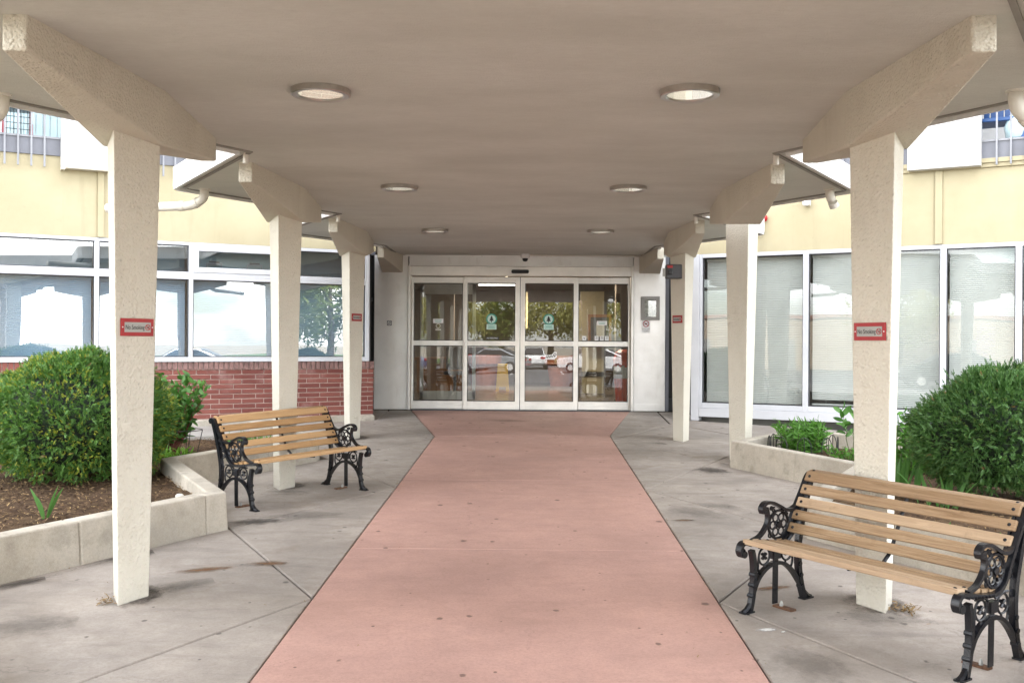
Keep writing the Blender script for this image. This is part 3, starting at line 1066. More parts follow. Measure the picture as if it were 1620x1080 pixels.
# ---- left wing
wingL = thing('building_wing', 'left building wing with yellow upper wall over white framed windows', 'building', (-2.28, 15.0, .47))
MB().box(-.02, LEN, -.3, 0, 2.972, 3.98, ML).build('upper_facade', M_yellow, wingL)
MB().box(3.735, 3.815, 0, .03, 2.974, 3.978, ML).build('cover_strip', M_yellow, wingL, bevel=.004)
MB().box(3.827, 3.835, -.001, .006, 2.974, 3.978, ML).build('cover_strip', M_yellow, wingL)
MB().box(-.02, LEN, -.32, .02, 3.982, 4.19, ML).build('floor_band', M_darkgrey, wingL)
MB().box(-.02, LEN, -.05, .035, 4.19, 4.215, ML).build('band_cap', M_rail, wingL)
MB().box(-.1, LEN, -3.2, -2.9, .2, 4.0, ML).build('room_back', M_room, wingL)
MB().box(-.1, LEN, -3.2, -.3, 2.985, 3.1, ML).build('room_ceiling', M_room, wingL)
MB().box(-.05, LEN, -3.2, -.12, .9, 1.34, ML).build('room_ledge', M_room, wingL)
upper(ML, wingL, 3.98, 4.02, None, 0)
mull = [.11, 1.41, 2.63, 3.82, 5.01, 6.2, 7.4, 8.6]
for i, (a, b) in enumerate(zip(mull[:-1], mull[1:])):
    if i == 0: a0 = a + .0
    window(ML, a, b, 1.362, 2.505, wingL, M_glassL, bl=M_blind2)
    tw = window(ML, a, b, 2.505, 2.968, wingL, M_glassL, opener=(i == 1), fw=.06)
    MB().box(a + .03, b - .03, -.30, -.29, 2.5, 2.97, ML).build('room_tone_panel', M_room_tone[1 if i == 1 else 0], tw)  # panel added behind the upper pane to imitate a brighter room
MB().box(.105, LEN, -.1, .03, 1.352, 1.375, ML).build('window_sill', M_alu, wingL, bevel=.004)
MB().box(.08, .115, -.12, .02, 1.352, 2.968, ML).build('end_post', M_alu, wingL, bevel=.004)
# dim wing end and things standing on the sill inside
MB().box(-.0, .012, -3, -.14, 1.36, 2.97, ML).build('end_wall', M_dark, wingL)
# white balcony front panel
MB().box(3.30, 4.262, .0, .16, 3.835, 6.0, ML).build('balcony_panel', M_white, wingL, bevel=.006)
MB().box(4.215, 4.262, -.001, .166, 3.80, 3.836, ML).box(3.3, 4.215, 0, .15, 3.822, 3.836, ML).build('panel_edge', M_pipe, wingL)


def railing(M, label, spans, ztop, z0, d):
    root = thing('balcony_railing', label, 'railing', M @ Vector((spans[0][0], d, z0)))
    for s0, s1, pitch in spans:
        k = int((s1 - s0) / pitch)
        for i in range(k + 1):
            s_ = s0 + i * pitch
            MB().box(s_ - .011, s_ + .011, d - .011, d + .011, z0, ztop, M).build('baluster', M_rail, root)
        MB().box(s0 - .05, s1 + .05, d - .03, d - .012, ztop - .06, ztop - .02, M).build('top_rail', M_rail, root)
    return root


railing(ML, 'grey balcony railing on the left wing with bars hanging below the slab', [(4.449, 6.5, .151), (1.95, 3.2, .151)], 5.25, 3.825, .06)
# balcony back: pale blinds behind the railing
MB().box(1.0, 8.0, -1.36, -1.33, 4.2, 6.2, ML).build('balcony_door', M_white, wingL)
vs = MB()
for i in range(16): vs.box(3.4 + i * .09, 3.48 + i * .09, -1.33 - .01 * (i % 2), -1.31, 4.22, 6.1, ML)
vs.build('balcony_curtain', M_paleblue, wingL)
# wire chair on left balcony
ch = thing('balcony_chair', 'red and black wire chair on the left balcony', 'chair', ML @ Vector((4.75, -.35, 4.18)))
c = MB()
zc = 4.18
for sx in (4.58, 4.90):
    c.tube([ML @ Vector((sx, -.2, zc)), ML @ Vector((sx, -.25, zc + .22)), ML @ Vector((sx, -.5, zc + .26))], .014, 6)
    c.tube([ML @ Vector((sx, -.6, zc)), ML @ Vector((sx, -.5, zc + .95))], .014, 6)
c.build('frame', M_redmetal, ch)
MB().box(4.56, 4.92, -.58, -.14, zc + .42, zc + .45, ML).build('seat', M_iron, ch)
c = MB()
for i in range(9):
    sx = 4.58 + i * .04
    c.tube([ML @ Vector((sx, -.54, zc + .1)), ML @ Vector((sx, -.5, zc + .95))], .004, 4)
for i in range(11):
    zz = zc + .12 + i * .08
    c.tube([ML @ Vector((4.58, -.53, zz)), ML @ Vector((4.90, -.53, zz))], .004, 4)
c.build('back_mesh', M_iron, ch)

for k, s_c in enumerate((2.28, 1.72)):
    rk = thing('metal_stand', ('left grey metal frame on the ledge inside the small opening window', 'right grey metal frame on the ledge inside the small opening window')[k], 'stand', ML @ Vector((s_c, -.2, 2.52)))
    MB().tube([ML @ Vector((s_c + .11, -.2, 2.52)), ML @ Vector((s_c + .10, -.2, 2.71)), ML @ Vector((s_c - .10, -.2, 2.71)), ML @ Vector((s_c - .11, -.2, 2.52))], .011, 6).build('frame', M_rail, rk)
    MB().tube([ML @ Vector((s_c + .07, -.2, 2.73)), ML @ Vector((s_c - .07, -.2, 2.73))], .014, 6).build('handle', M_dark2, rk)
# ---- brick wall under the left windows
bw = thing('brick_wall', 'low red brick wall with soldier course under the left windows', 'wall', (-2.28, 15.0, .47))
MB().box(.012, LEN, -.28, -.012, .2, 1.34, ML).build('mortar_core', M_brickcore, bw)
MB().box(-.012, LEN, -.28, .012, .2, .558, ML).build('plinth', M_planter, bw, bevel=.012)
PB, HB = .3075, .0565
core = MB().box(-.149, .149, -.08, 0, -HB / 2, HB / 2)
proto = None


def brick_mesh(w, h, d0, d1, m=None):
    o = MB().box(-w / 2, w / 2, d0, d1, -h / 2, h / 2, Matrix(ML.to_3x3()).to_4x4()).build('brick', m or M_brick, None, bevel=.004, seg=1)
    me = o.data
    bpy.data.objects.remove(o)
    return me


full = brick_mesh(PB - .012, HB, -.08, .0)
half = {}
sold = brick_mesh(.057, .104, -.10, .012, M_soldier)


def put_brick(me, s_, z, parent, jd=.003):
    o = bpy.data.objects.new('brick', me)
    S.collection.objects.link(o)
    o.parent = parent
    o.location = (ML @ Vector((s_, random.uniform(-jd, jd), z))) - org(parent)
    return o


S_IND = 3.55
far = MB()
for r in range(10):
    z = 1.211 - r * .0675
    off = (.092 if r % 2 == 0 else .206)
    edges = [0.0]
    e = off
    while e < 6.6:
        edges.append(e); e += PB
    for a, b in zip(edges[:-1], edges[1:]):
        w = b - a
        mid = (a + b) / 2
        if a < S_IND:
            if abs(w - PB) < .002: put_brick(full, mid, z, bw)
            else:
                key = round(w, 3)
                if key not in half: half[key] = brick_mesh(w - .011, HB, -.08, 0)
                put_brick(half[key], mid, z, bw)
        else:
            far.box(a + .006, b - .006, -.08, random.uniform(-.003, .003), z - HB / 2, z + HB / 2, ML)
s_ = .034
while s_ < 6.6:
    if s_ < S_IND + .4: put_brick(sold, s_, 1.299, bw, .002)
    else: far.box(s_ - .028, s_ + .028, -.1, .012, 1.247, 1.351, ML)
    s_ += .0683
o = far.build('brick_courses', M_brick, bw); o['kind'] = 'stuff'

# ---- right wing
wingR = thing('building_wing', 'right building wing with tall blind filled windows under yellow wall', 'building', (2.55, 15.18, .5))
MB().box(-.12, LEN, -.3, 0, 2.968, 3.94, MR).build('upper_facade', M_yellow, wingR)
MB().box(3.25, 3.34, 0, .03, 2.974, 3.938, MR).build('cover_strip', M_yellow, wingR, bevel=.004)
MB().box(3.225, 3.233, -.001, .006, 2.974, 3.938, MR).build('cover_strip', M_yellow, wingR)
MB().box(-.12, LEN, -.31, .03, 3.942, 3.995, MR).box(-.12, LEN, -.31, .05, 3.997, 4.055, MR).build('ledge_board', M_yellow, wingR, bevel=.004)
MB().box(-.12, LEN, -.32, .02, 4.058, 4.27, MR).build('floor_band', M_darkgrey, wingR)
MB().box(-.12, LEN, -.05, .035, 4.27, 4.295, MR).build('band_cap', M_rail, wingR)
MB().box(-.1, LEN, -3.2, -2.9, .2, 4.0, MR).build('room_back', M_room, wingR)
MB().box(-.1, LEN, -3.2, -.3, 2.985, 3.1, MR).build('room_ceiling', M_room, wingR)
MB().box(-.1, LEN, -3.2, -.2, .4, .6, MR).build('room_floor', M_room, wingR)
upper(MR, wingR, 3.94, 4.10, None, 1)
mull = [-.005, .65, 1.555, 2.455, 3.355, 4.25, 5.15, 6.05, 6.95, 7.85]
for i, (a, b) in enumerate(zip(mull[:-1], mull[1:])):
    window(MR, a, b, .69, 2.964, wingR, M_glassR, fw=.075, bl=M_blind, gap=(.80, .845) if i == 2 else None)
MB().box(-.005, LEN, -.1, .025, .56, .688, MR).build('base_rail', M_alu, wingR, bevel=.004)
MB().box(-.13, -.008, -.12, .025, .5, 2.966, MR).build('end_post', M_alu, wingR, bevel=.004)
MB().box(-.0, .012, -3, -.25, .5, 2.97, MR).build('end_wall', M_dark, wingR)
pn = MB().box(2.92, 3.812, .0, .16, 3.955, 6.0, MR)
pn.build('balcony_panel', M_white, wingR, bevel=.006)
cr = MB()
for p, q in (((3.05, 3.957), (3.05, 4.18)), ((3.05, 4.18), (3.40, 4.75)), ((3.05, 4.18), (2.93, 4.33))):
    dv = Vector((q[0] - p[0], q[1] - p[1])).normalized() * .006
    pp = [(p[0] - dv.y, p[1] + dv.x), (p[0] + dv.y, p[1] - dv.x), (q[0] + dv.y, q[1] - dv.x), (q[0] - dv.y, q[1] + dv.x)]
    cr.add([MR @ Vector((a, .159, b)) for a, b in pp] + [MR @ Vector((a, .165, b)) for a, b in pp], [(0, 1, 2, 3), (4, 5, 6, 7), (0, 1, 5, 4), (1, 2, 6, 5), (2, 3, 7, 6), (3, 0, 4, 7)])
cr.build('panel_rib', M_fascia, wingR)
railing(MR, 'grey balcony railing on the right wing beside the white panel', [(3.99, 6.2, .165), (1.9, 2.8, .165)], 5.35, 3.96, .06)
MB().box(1.0, 8.0, -1.36, -1.33, 4.3, 6.2, MR).build('balcony_door', M_white, wingR)
# blue slatted plastic chair and pale pot
ch = thing('balcony_chair', 'dark blue slatted plastic chair on the right balcony', 'chair', MR @ Vector((4.0, -.35, 4.27)))
zc = 4.27
for i in range(6):
    a = 3.78 + i * .085
    MB().box(a, a + .07, -.58, -.55, zc + .30, zc + 1.0, MR).build('back_slat', M_bluechair, ch, bevel=.006)
MB().box(3.76, 4.30, -.55, -.1, zc + .28, zc + .33, MR).build('seat', M_bluechair, ch, bevel=.01)
for a in (3.74, 4.26):
    MB().box(a, a + .06, -.14, -.08, zc, zc + .5, MR).build('leg', M_bluechair, ch)
    MB().box(a - .01, a + .08, -.55, -.05, zc + .5, zc + .54, MR).build('armrest', M_bluechair, ch, bevel=.01)
o = MB().lathe([(.10, 0), (.15, .06), (.17, .2), (.12, .33), (.06, .38), (.02, .39)], 20, MR @ Matrix.Translation((4.22, -.22, 4.28))).build('plastic_jug', M_paleblue, None, smooth=True, at=MR @ Vector((4.22, -.22, 4.28)))
meta(o, 'pale blue rounded plastic jug beside the blue balcony chair', 'jug')

# ------------------------------------------------------------------ entrance wall and sliding doors
YD = 16.44
ent = thing('entrance_wall', 'white metal entrance wall framing the glass sliding doors', 'wall', (-.13, YD, .546))
MB().box(-2.50, -1.955, YD, YD + .2, .55, 3.045, None).build('wall_panel', M_doorwall, ent, bevel=.006)
MB().box(1.695, 2.205, YD, YD + .2, .55, 3.045, None).build('wall_panel', M_doorwall, ent, bevel=.006)
MB().box(-1.94, 1.68, YD + .03, YD + .2, 2.885, 3.045).build('header_panel', M_doorwall, ent, bevel=.005)
MB().box(-1.94, 1.68, YD - .045, YD + .03, 2.872, 2.89).build('header_ledge', M_doorwall, ent)
MB().box(-2.0, 1.74, YD - .03, YD + .02, 3.02, 3.046).build('top_trim', M_doorwall, ent)
MB().box(-1.94, 1.68, YD + .01, YD + .2, 2.715, 2.870).build('operator_box', M_alu2, ent, bevel=.006)
MB().box(-1.953, -1.912, YD - .03, YD + .18, .55, 2.87).build('jamb', M_alu2, ent, bevel=.005)
MB().box(1.652, 1.693, YD - .03, YD + .18, .55, 2.87).build('jamb', M_alu2, ent, bevel=.005)
MB().box(1.70, 2.20, YD - .012, YD - .001, .552, .66).build('kick_plate', M_doorwall, ent)
MB().box(2.207, 2.262, YD + .0, YD + .12, .55, 3.045).build('corner_post', M_darkgrey, ent)
MB().box(-3.4, -2.505, YD + .15, YD + .2, .3, 3.045).build('dark_recess', M_dark, ent)
MB().box(2.265, 3.4, YD + .15, YD + .2, .3, 3.045).build('dark_recess', M_dark, ent)
MB().box(-2.62, -2.50, YD + .1, YD + .15, 2.3, 2.36).box(-2.53, -2.505, YD + .08, YD + .14, .5, 3.04).build('recess_bar', M_dark2, ent)
MB().box(2.265, 2.45, YD + .08, YD + .14, .55, .75).build('recess_base', M_dark2, ent)
MB().box(-3.4, 3.6, YD + .02, YD + 4.0, 3.05 + CTOP + .005, 15.5).build('upper_shade_block', M_white, ent)  # unseen mass over the doors, raised to block the sun
MB().box(-3.4, -2.5, YD + .02, YD + .1, 3.046, 3.3).box(2.27, 3.6, YD + .02, YD + .1, 3.046, 3.3).build('recess_head', M_darkgrey, ent)
MB().box(-1.92, 1.66, YD - .05, YD + .2, .535, .553).build('threshold', M_dark2, ent)
GZ = .555
slid = thing('sliding_door', 'four leaf glass sliding door with white aluminium frames', 'door', (-.13, YD, GZ))
leafs = [(-1.905, -1.02, -1.869, -1.070, .075), (-1.045, -.142, -.990, -.215, .03), (-.132, .787, -.058, .728, .03), (.765, 1.648, .807, 1.612, .075)]
for i, (x0, x1, g0, g1, dy) in enumerate(leafs):
    Y0, Y1 = YD + dy, YD + dy + .045
    f = MB()
    f.box(x0, g0, Y0, Y1, GZ, 2.70).box(g1, x1, Y0, Y1, GZ, 2.70)
    f.box(g0, g1, Y0 + .003, Y1 - .003, GZ, .69).box(g0, g1, Y0 + .003, Y1 - .003, 1.585, 1.667).box(g0, g1, Y0 + .003, Y1 - .003, 2.60, 2.70)
    lf = f.build('door_leaf', M_alu2, slid, bevel=.005)
    for z0, z1 in ((.69, 1.585), (1.667, 2.60)):
        e = .010
        MB().box(g0, g0 + e, Y0 + .001, Y1, z0, z1).box(g1 - e, g1, Y0 + .001, Y1, z0, z1).box(g0 + e, g1 - e, Y0 + .001, Y1, z0, z0 + e).box(g0 + e, g1 - e, Y0 + .001, Y1, z1 - e, z1).build('gasket', M_dark, lf)
        MB().add([(g0, Y0 + .02, z0), (g1, Y0 + .02, z0), (g1, Y0 + .02, z1), (g0, Y0 + .02, z1)], [(0, 1, 2, 3)]).build('pane', M_glassD, lf)
    if i in (0, 3):
        MB().box(g0, g1, Y0 - .02, Y0 + .002, GZ + .005, GZ + .075).build('kick_rail', M_alu2, lf, bevel=.004)
# seals between leaves
MB().box(-.142, -.132, YD + .035, YD + .07, GZ, 2.70).build('door_seal', M_dark, slid)


def disc(r, n=28): return [(r * math.cos(2 * PI * i / n), r * math.sin(2 * PI * i / n)) for i in range(n)]


def flat(mb, poly, M, z0=0, z1=.001): return mb.prism(poly, z0, z1, M)


def annulus(mb, r0, r1, M, z0, z1, n=28):
    vs, fs = [], []
    for z in (z0, z1):
        for r in (r0, r1):
            for i in range(n): vs.append((r * math.cos(2 * PI * i / n), r * math.sin(2 * PI * i / n), z))
    for i in range(n):
        j = (i + 1) % n
        fs += [(2 * n + i, 2 * n + j, 3 * n + j, 3 * n + i), (i, n + i, n + j, j), (n + i, 3 * n + i, 3 * n + j, n + j), (i, j, 2 * n + j, 2 * n + i)]
    return mb.add(vs, fs, M)


def rect(w, h, x=0, y=0): return [(x - w / 2, y - h / 2), (x + w / 2, y - h / 2), (x + w / 2, y + h / 2), (x - w / 2, y + h / 2)]


# round tree emblems on the two moving leaves
for x, sd in ((-.60, 'left'), (.325, 'right')):
    P = plate((x, YD + .047, 2.02), (1, 0, 0), (0, -1, 0))
    e = thing('door_decal', f'round green tree emblem sticker on the {sd} sliding leaf', 'sticker', (x, YD + .047, 2.02))
    m_ = MB(); annulus(m_, .068, .088, P, 0, .001); m_.build('emblem_ring', M_teal, e)
    m_ = MB(); flat(m_, disc(.066), P, 0, .0008); m_.build('emblem_disc', M_palegreen, e)
    m_ = MB()
    for k in range(3):
        flat(m_, [(-.042 + k * .010, -.03 + k * .025), (.042 - k * .010, -.03 + k * .025), (0, .012 + k * .022)], P, .001, .0016 + k * .0003)
    flat(m_, rect(.012, .03, 0, -.042), P, .001, .0016)
    m_.build('emblem_tree', M_ink, e)
    m_ = MB(); flat(m_, rect(.16, .085, 0, -.125), P, 0, .001); m_.build('emblem_plate', M_palegreen, e)
    for q, (w, yy) in enumerate(((.12, -.105), (.10, -.125), (.12, -.145))):
        m_ = MB(); flat(m_, rect(w, .008, 0, yy), P, .001, .0014); m_.build('print_line', M_teal, e)
P = plate((-.585, YD + .047, 1.69 + .02), (1, 0, 0), (0, -1, 0))
e = thing('door_label', 'thin no soliciting strip on the left sliding leaf', 'sticker', (-.585, YD + .047, 1.71))
m_ = MB(); flat(m_, rect(.215, .038), P); m_.build('strip', M_dark2, e)
text_mesh('lettering', 'NO SOLICITING', .028, M_signwhite, e, P @ Matrix.Translation((0, 0, .0013)), .0003, xscale=.85)
for x, z, w, h, lab in ((-1.47, 1.985, .165, .07, 'white rectangular notice on the left side light'), (1.19, 1.965, .165, .068, 'pale rectangular notice on the right side light')):
    P = plate((x, YD + .092, z), (1, 0, 0), (0, -1, 0))
    e = thing('door_notice', lab, 'notice', (x, YD + .092, z))
    m_ = MB(); flat(m_, rect(w, h), P); m_.build('paper', M_signwhite, e)
    m_ = MB(); flat(m_, rect(w * .7, .008, 0, .01), P, .001, .0014); flat(m_, rect(w * .6, .008, 0, -.012), P, .001, .0014); m_.build('print_line', M_teal, e)
P = plate((-1.47, YD + .092, 1.905), (1, 0, 0), (0, -1, 0))
e = thing('door_notice', 'faint round stop hand sticker below the left notice', 'notice', (-1.47, YD + .092, 1.905))
m_ = MB(); annulus(m_, .028, .038, P, 0, .001); flat(m_, rect(.09, .02, 0, -.06), P); m_.build('print_ring', M_pic, e)
for k, (x, w) in enumerate(((.905, .065), (1.105, .06), (1.19, .06), (1.27, .06))):
    P = plate((x, YD + .092, 1.72), (1, 0, 0), (0, -1, 0))
    e = thing('door_notice', ('white window sticker with dark v shape, alone at left above the rail', 'first of three small white stickers above the rail', 'middle of three small white stickers above the rail', 'last of three small white stickers above the rail')[k], 'sticker', (x, YD + .092, 1.72))
    m_ = MB(); flat(m_, rect(w, .07), P); m_.build('paper', M_signwhite, e)
    m_ = MB()
    if k == 0: flat(m_, [(-.02, .02), (.0, -.02), (.02, .02), (0, 0)], P, .001, .0014)
    else:
        for yy in (.02, .005, -.01): flat(m_, rect(w * .6, .006, 0, yy), P, .001, .0014)
    m_.build('print_line', M_ink, e)
# white sticker with scrawl on the lower glass
P = plate((.36, YD + .047, 1.43), (1, 0, 0), (0, -1, 0))
e = thing('door_decal', 'white sticker with black script on the lower glass of the right leaf', 'sticker', (.36, YD + .047, 1.43))
m_ = MB(); flat(m_, [(-.10, -.06), (.06, -.06), (.10, -.02), (.10, .06), (.06, .07), (.02, .02), (-.06, .01)], P); m_.build('paper', M_signwhite, e)
m_ = MB()
pts = [Vector((-.08 + i * .008, -.025 + .018 * math.sin(i * 1.3) + .0015 * i, .002)) for i in range(20)]
m_.tube([P @ p for p in pts], .005, 5); annulus(m_, .015, .024, P @ Matrix.Translation((.07, .02, 0)), .001, .002); m_.build('script', M_ink, e)

# fittings on the entrance wall
P = plate((-.14, YD - .002, 2.785), (1, 0, 0), (0, -1, 0))
o = MB().prism([(-.13, -.03), (.13, -.03), (.145, 0), (.13, .03), (-.13, .03), (-.145, 0)], 0, .05, P).build('motion_sensor', M_dark, None, bevel=.01, at=(-.14, YD, 2.785))
meta(o, 'black motion sensor bar above the sliding doors', 'sensor')
cd = thing('dome_camera', 'white dome security camera hanging over the doors', 'security camera', (-.06, YD - .25, CEIL))
MB().lathe([(.0, 0), (.072, 0), (.072, -.055), (.045, -.07), (.0, -.07)], 24, Matrix.Translation((-.06, YD - .25, CEIL))).build('housing', M_signwhite, cd, smooth=False)
MB().lathe([(.045, -.07), (.042, -.095), (.028, -.115), (.0, -.12)], 20, Matrix.Translation((-.06, YD - .25, CEIL))).build('dome', M_dark, cd, smooth=True)
o = MB().tube([(.0, YD - .25, CEIL - .015), (.4, YD - .22, CEIL - .02), (.9, YD - .2, CEIL - .018), (2.25, YD - .2, CEIL - .018)], .012, 8).build('conduit', M_pipe, None, smooth=True, at=(1, YD - .2, CEIL - .02))
meta(o, 'thin grey conduit along the soffit from the camera', 'conduit')
fr = thing('framed_notice', 'grey framed notice on the white wall right of the doors', 'notice frame', (1.96, YD, 2.2))
P = plate((1.96, YD - .001, 2.205), (1, 0, 0), (0, -1, 0))
m_ = MB()
m_.prism(rect(.30, .055, 0, .163), 0, .035, P).prism(rect(.30, .055, 0, -.163), 0, .035, P).prism(rect(.055, .271, -.1225, 0), 0, .034, P).prism(rect(.055, .271, .1225, 0), 0, .034, P)
m_.build('frame', mat('notice_frame_grey', (.33, .32, .30), .45), fr, bevel=.004)
m_ = MB(); m_.prism(rect(.19, .27), .004, .010, P); m_.build('paper', mat('faded_paper', (.30, .31, .30), .6, var=.5, vscale=14), fr)
m_ = MB(); m_.prism(rect(.192, .272), .016, .018, P); m_.build('glass', M_lens, fr)
dg = thing('no_dogs_sign', 'small white no pets sign with red circle under the framed notice', 'sign', (1.893, YD, 1.91))
P = plate((1.893, YD - .001, 1.91), (1, 0, 0), (0, -1, 0))
m_ = MB(); m_.prism(rect(.14, .20), 0, .003, P); m_.build('plate', M_signwhite, dg)
C_ = P @ Matrix.Translation((0, .045, 0))
m_ = MB(); annulus(m_, .040, .052, C_, .003, .0045)
m_.prism([(-.034, .028), (-.028, .034), (.034, -.028), (.028, -.034)], .0052, .0062, C_); m_.build('red_circle', M_red, dg)
m_ = MB()
m_.prism([(-.028, .004), (-.02, .012), (.012, .010), (.018, .02), (.028, .014), (.02, .004), (.014, -.006), (.014, -.022), (.008, -.022), (.006, -.006), (-.012, -.006), (-.014, -.022), (-.02, -.022), (-.022, -.002)], .003, .0042, C_)
m_.build('dog', M_ink, dg)
text_mesh('lettering', 'NO PETS ALLOWED', .016, M_ink, dg, P @ Matrix.Translation((0, -.035, .0034)), .0003, xscale=.85)
text_mesh('lettering', 'SERVICE ANIMALS\nWELCOME', .013, M_ink, dg, P @ Matrix.Translation((0, -.068, .0034)), .0003)
ns = thing('no_smoking_plate', 'tiny grey no smoking plate on the white panel left of the doors', 'sign', (-2.253, YD, 1.944))
P = plate((-2.253, YD - .001, 1.944), (1, 0, 0), (0, -1, 0))
m_ = MB(); m_.prism(rect(.078, .078), 0, .003, P); m_.build('plate', M_darkgrey, ns)
m_ = MB(); annulus(m_, .022, .029, P, .003, .004); m_.prism([(-.020, .014), (-.014, .020), (.020, -.014), (.014, -.020)], .003, .0042, P); m_.build('symbol', M_signwhite, ns)
al = thing('alarm_box', 'dark grey alarm box with red top on the far right column', 'alarm', (1.83, 12.82, 2.55))
MB().box(1.72, 1.93, 12.78, 12.90, 2.45, 2.63).build('case', M_dark2, al, bevel=.015)
MB().box(1.735, 1.80, 12.765, 12.779, 2.585, 2.615).build('red_light', M_red, al)
MB().box(1.745, 1.80, 12.755, 12.779, 2.50, 2.56).build('horn', M_dark, al, bevel=.008)
MB().box(1.685, 1.715, 12.80, 12.86, 2.48, 2.58).build('side_tag', M_signgrey, al)
fl_ = thing('flood_light', 'small white flood light on the yellow wall at right', 'wall light', MR @ Vector((1.577, 0, 3.64)))
MB().box(1.53, 1.625, .0, .13, 3.58, 3.72, MR).build('case', M_signwhite, fl_, bevel=.02)
MB().box(1.55, 1.61, .0, .04, 3.72, 3.80, MR).build('mount', M_pipe, fl_)
st = thing('strobe_light', 'white wall strobe with red dome beside the second right column', 'alarm', MR @ Vector((.92, 0, 3.34)))
MB().box(.80, .965, .0, .16, 3.26, 3.31, MR).box(.83, .965, .0, .14, 3.312, 3.45, MR).build('case', M_signwhite, st, bevel=.01)
MB().lathe([(.05, 0), (.05, .02), (.035, .045), (0, .055)], 16, MR @ Matrix.Translation((.97, .07, 3.44)) @ Matrix.Rotation(PI / 2, 4, 'Y')).build('red_dome', M_red, st, smooth=True)

# ------------------------------------------------------------------ no smoking signs on the columns
def face_plate(cx, cy, side, z, sc=1.):
    t_ = (z - g(cy)) / (ZB_MID - g(cy))
    w = (.100 + .053 * t_); m_ = 1.87 * w
    Nn, E = Vector((0, -m_, 0)), Vector((side * w, 0, 0))
    u = (E - Nn).normalized() if side > 0 else (Nn - E).normalized()
    n_ = Vector((u.y, -u.x, 0))
    mid = (Nn + E) / 2
    tilt = .053 / (ZB_MID - g(cy)) * .88
    up = (Vector((0, 0, 1)) + n_ * tilt).normalized()
    n2 = u.cross(up).normalized()
    return plate(Vector((cx, cy, z)) + mid + n2 * .003, u, n2, up)


def nosmoking(cx, cy, side, z, label, w=.205, h=.092, off=0.):
    P = face_plate(cx, cy, side, z) @ Matrix.Translation((off, 0, 0))
    k = w / .205
    root = thing('no_smoking_sign', label, 'sign', P.translation, 'red no smoking signs on the columns')
    MB().prism(rect(w, h), 0, .006, P).build('red_plate', M_red, root, bevel=.001)
    MB().prism(rect(w * .80, h * .56, 0, 0), .006, .0075, P).build('grey_panel', M_signgrey, root)
    for sx in (-1, 1):
        MB().lathe([(.0036 * k, 0), (.0036 * k, .002), (0, .003)], 8, P @ Matrix.Translation((sx * w * .455, 0, .006))).build('screw', M_signwhite, root)
    text_mesh('lettering', 'No Smoking', .033 * k, M_ink, root, P @ Matrix.Translation((-w * .085, -.001, .0077)), .0008, xscale=.72)
    C_ = P @ Matrix.Translation((w * .305, 0, 0))
    m_ = MB(); annulus(m_, .0125 * k, .016 * k, C_, .0075, .009)
    m_.prism([(-.0105 * k, .0075 * k), (-.0075 * k, .0105 * k), (.0105 * k, -.0075 * k), (.0075 * k, -.0105 * k)], .009, .0096, C_); m_.build('red_circle', M_red, root)
    m_ = MB(); m_.prism(rect(.016 * k, .003 * k, 0, -.002 * k), .0075, .0086, C_); m_.prism(rect(.003 * k, .008 * k, .006 * k, .004 * k), .0075, .0086, C_); m_.build('cigarette', M_ink, root)
    return root


nosmoking(CLX, YK[3], 1, 1.705, 'red No Smoking sign on the near left column', .225, .098, .005)
nosmoking(CRX, YK[3], -1, 1.705, 'red No Smoking sign on the near right column', .225, .098, -.005)
nosmoking(CLX, YK[5], 1, 1.945, 'small red No Smoking sign on the far left column', .2, .095)
nosmoking(CRX, YK[5], -1, 1.945, 'small red No Smoking sign on the far right column', .2, .095)

# ------------------------------------------------------------------ benches
def smooth_pts(P, n=5):
    """Catmull-Rom through (y,z) points"""
    P = [Vector((p[0], p[1])) for p in P]
    Q = [P[0] * 2 - P[1]] + P + [P[-1] * 2 - P[-2]]
    o_ = []
    for i in range(1, len(Q) - 2):
        a, b, c, d = Q[i - 1:i + 3]
        for k in range(n):
            t_ = k / n
            o_.append(.5 * ((2 * b) + (c - a) * t_ + (2 * a - 5 * b + 4 * c - d) * t_ * t_ + (3 * b - a - 3 * c + d) * t_ ** 3))
    o_.append(P[-1])
    return o_


def scroll(cy, cz, r, a0, turns, n=14):
    return [(cy + r * (1 - .75 * i / n) * math.cos(a0 + turns * 2 * PI * i / n), cz + r * (1 - .75 * i / n) * math.sin(a0 + turns * 2 * PI * i / n)) for i in range(n + 1)]


def iron(mb, x, P, r, fl_=None, n=6, sm=4, seg=None):
    pts = smooth_pts(P, sm) if sm else [Vector(p) for p in P]
    mb.tube([(x, p.x, p.y) for p in pts], r, n)


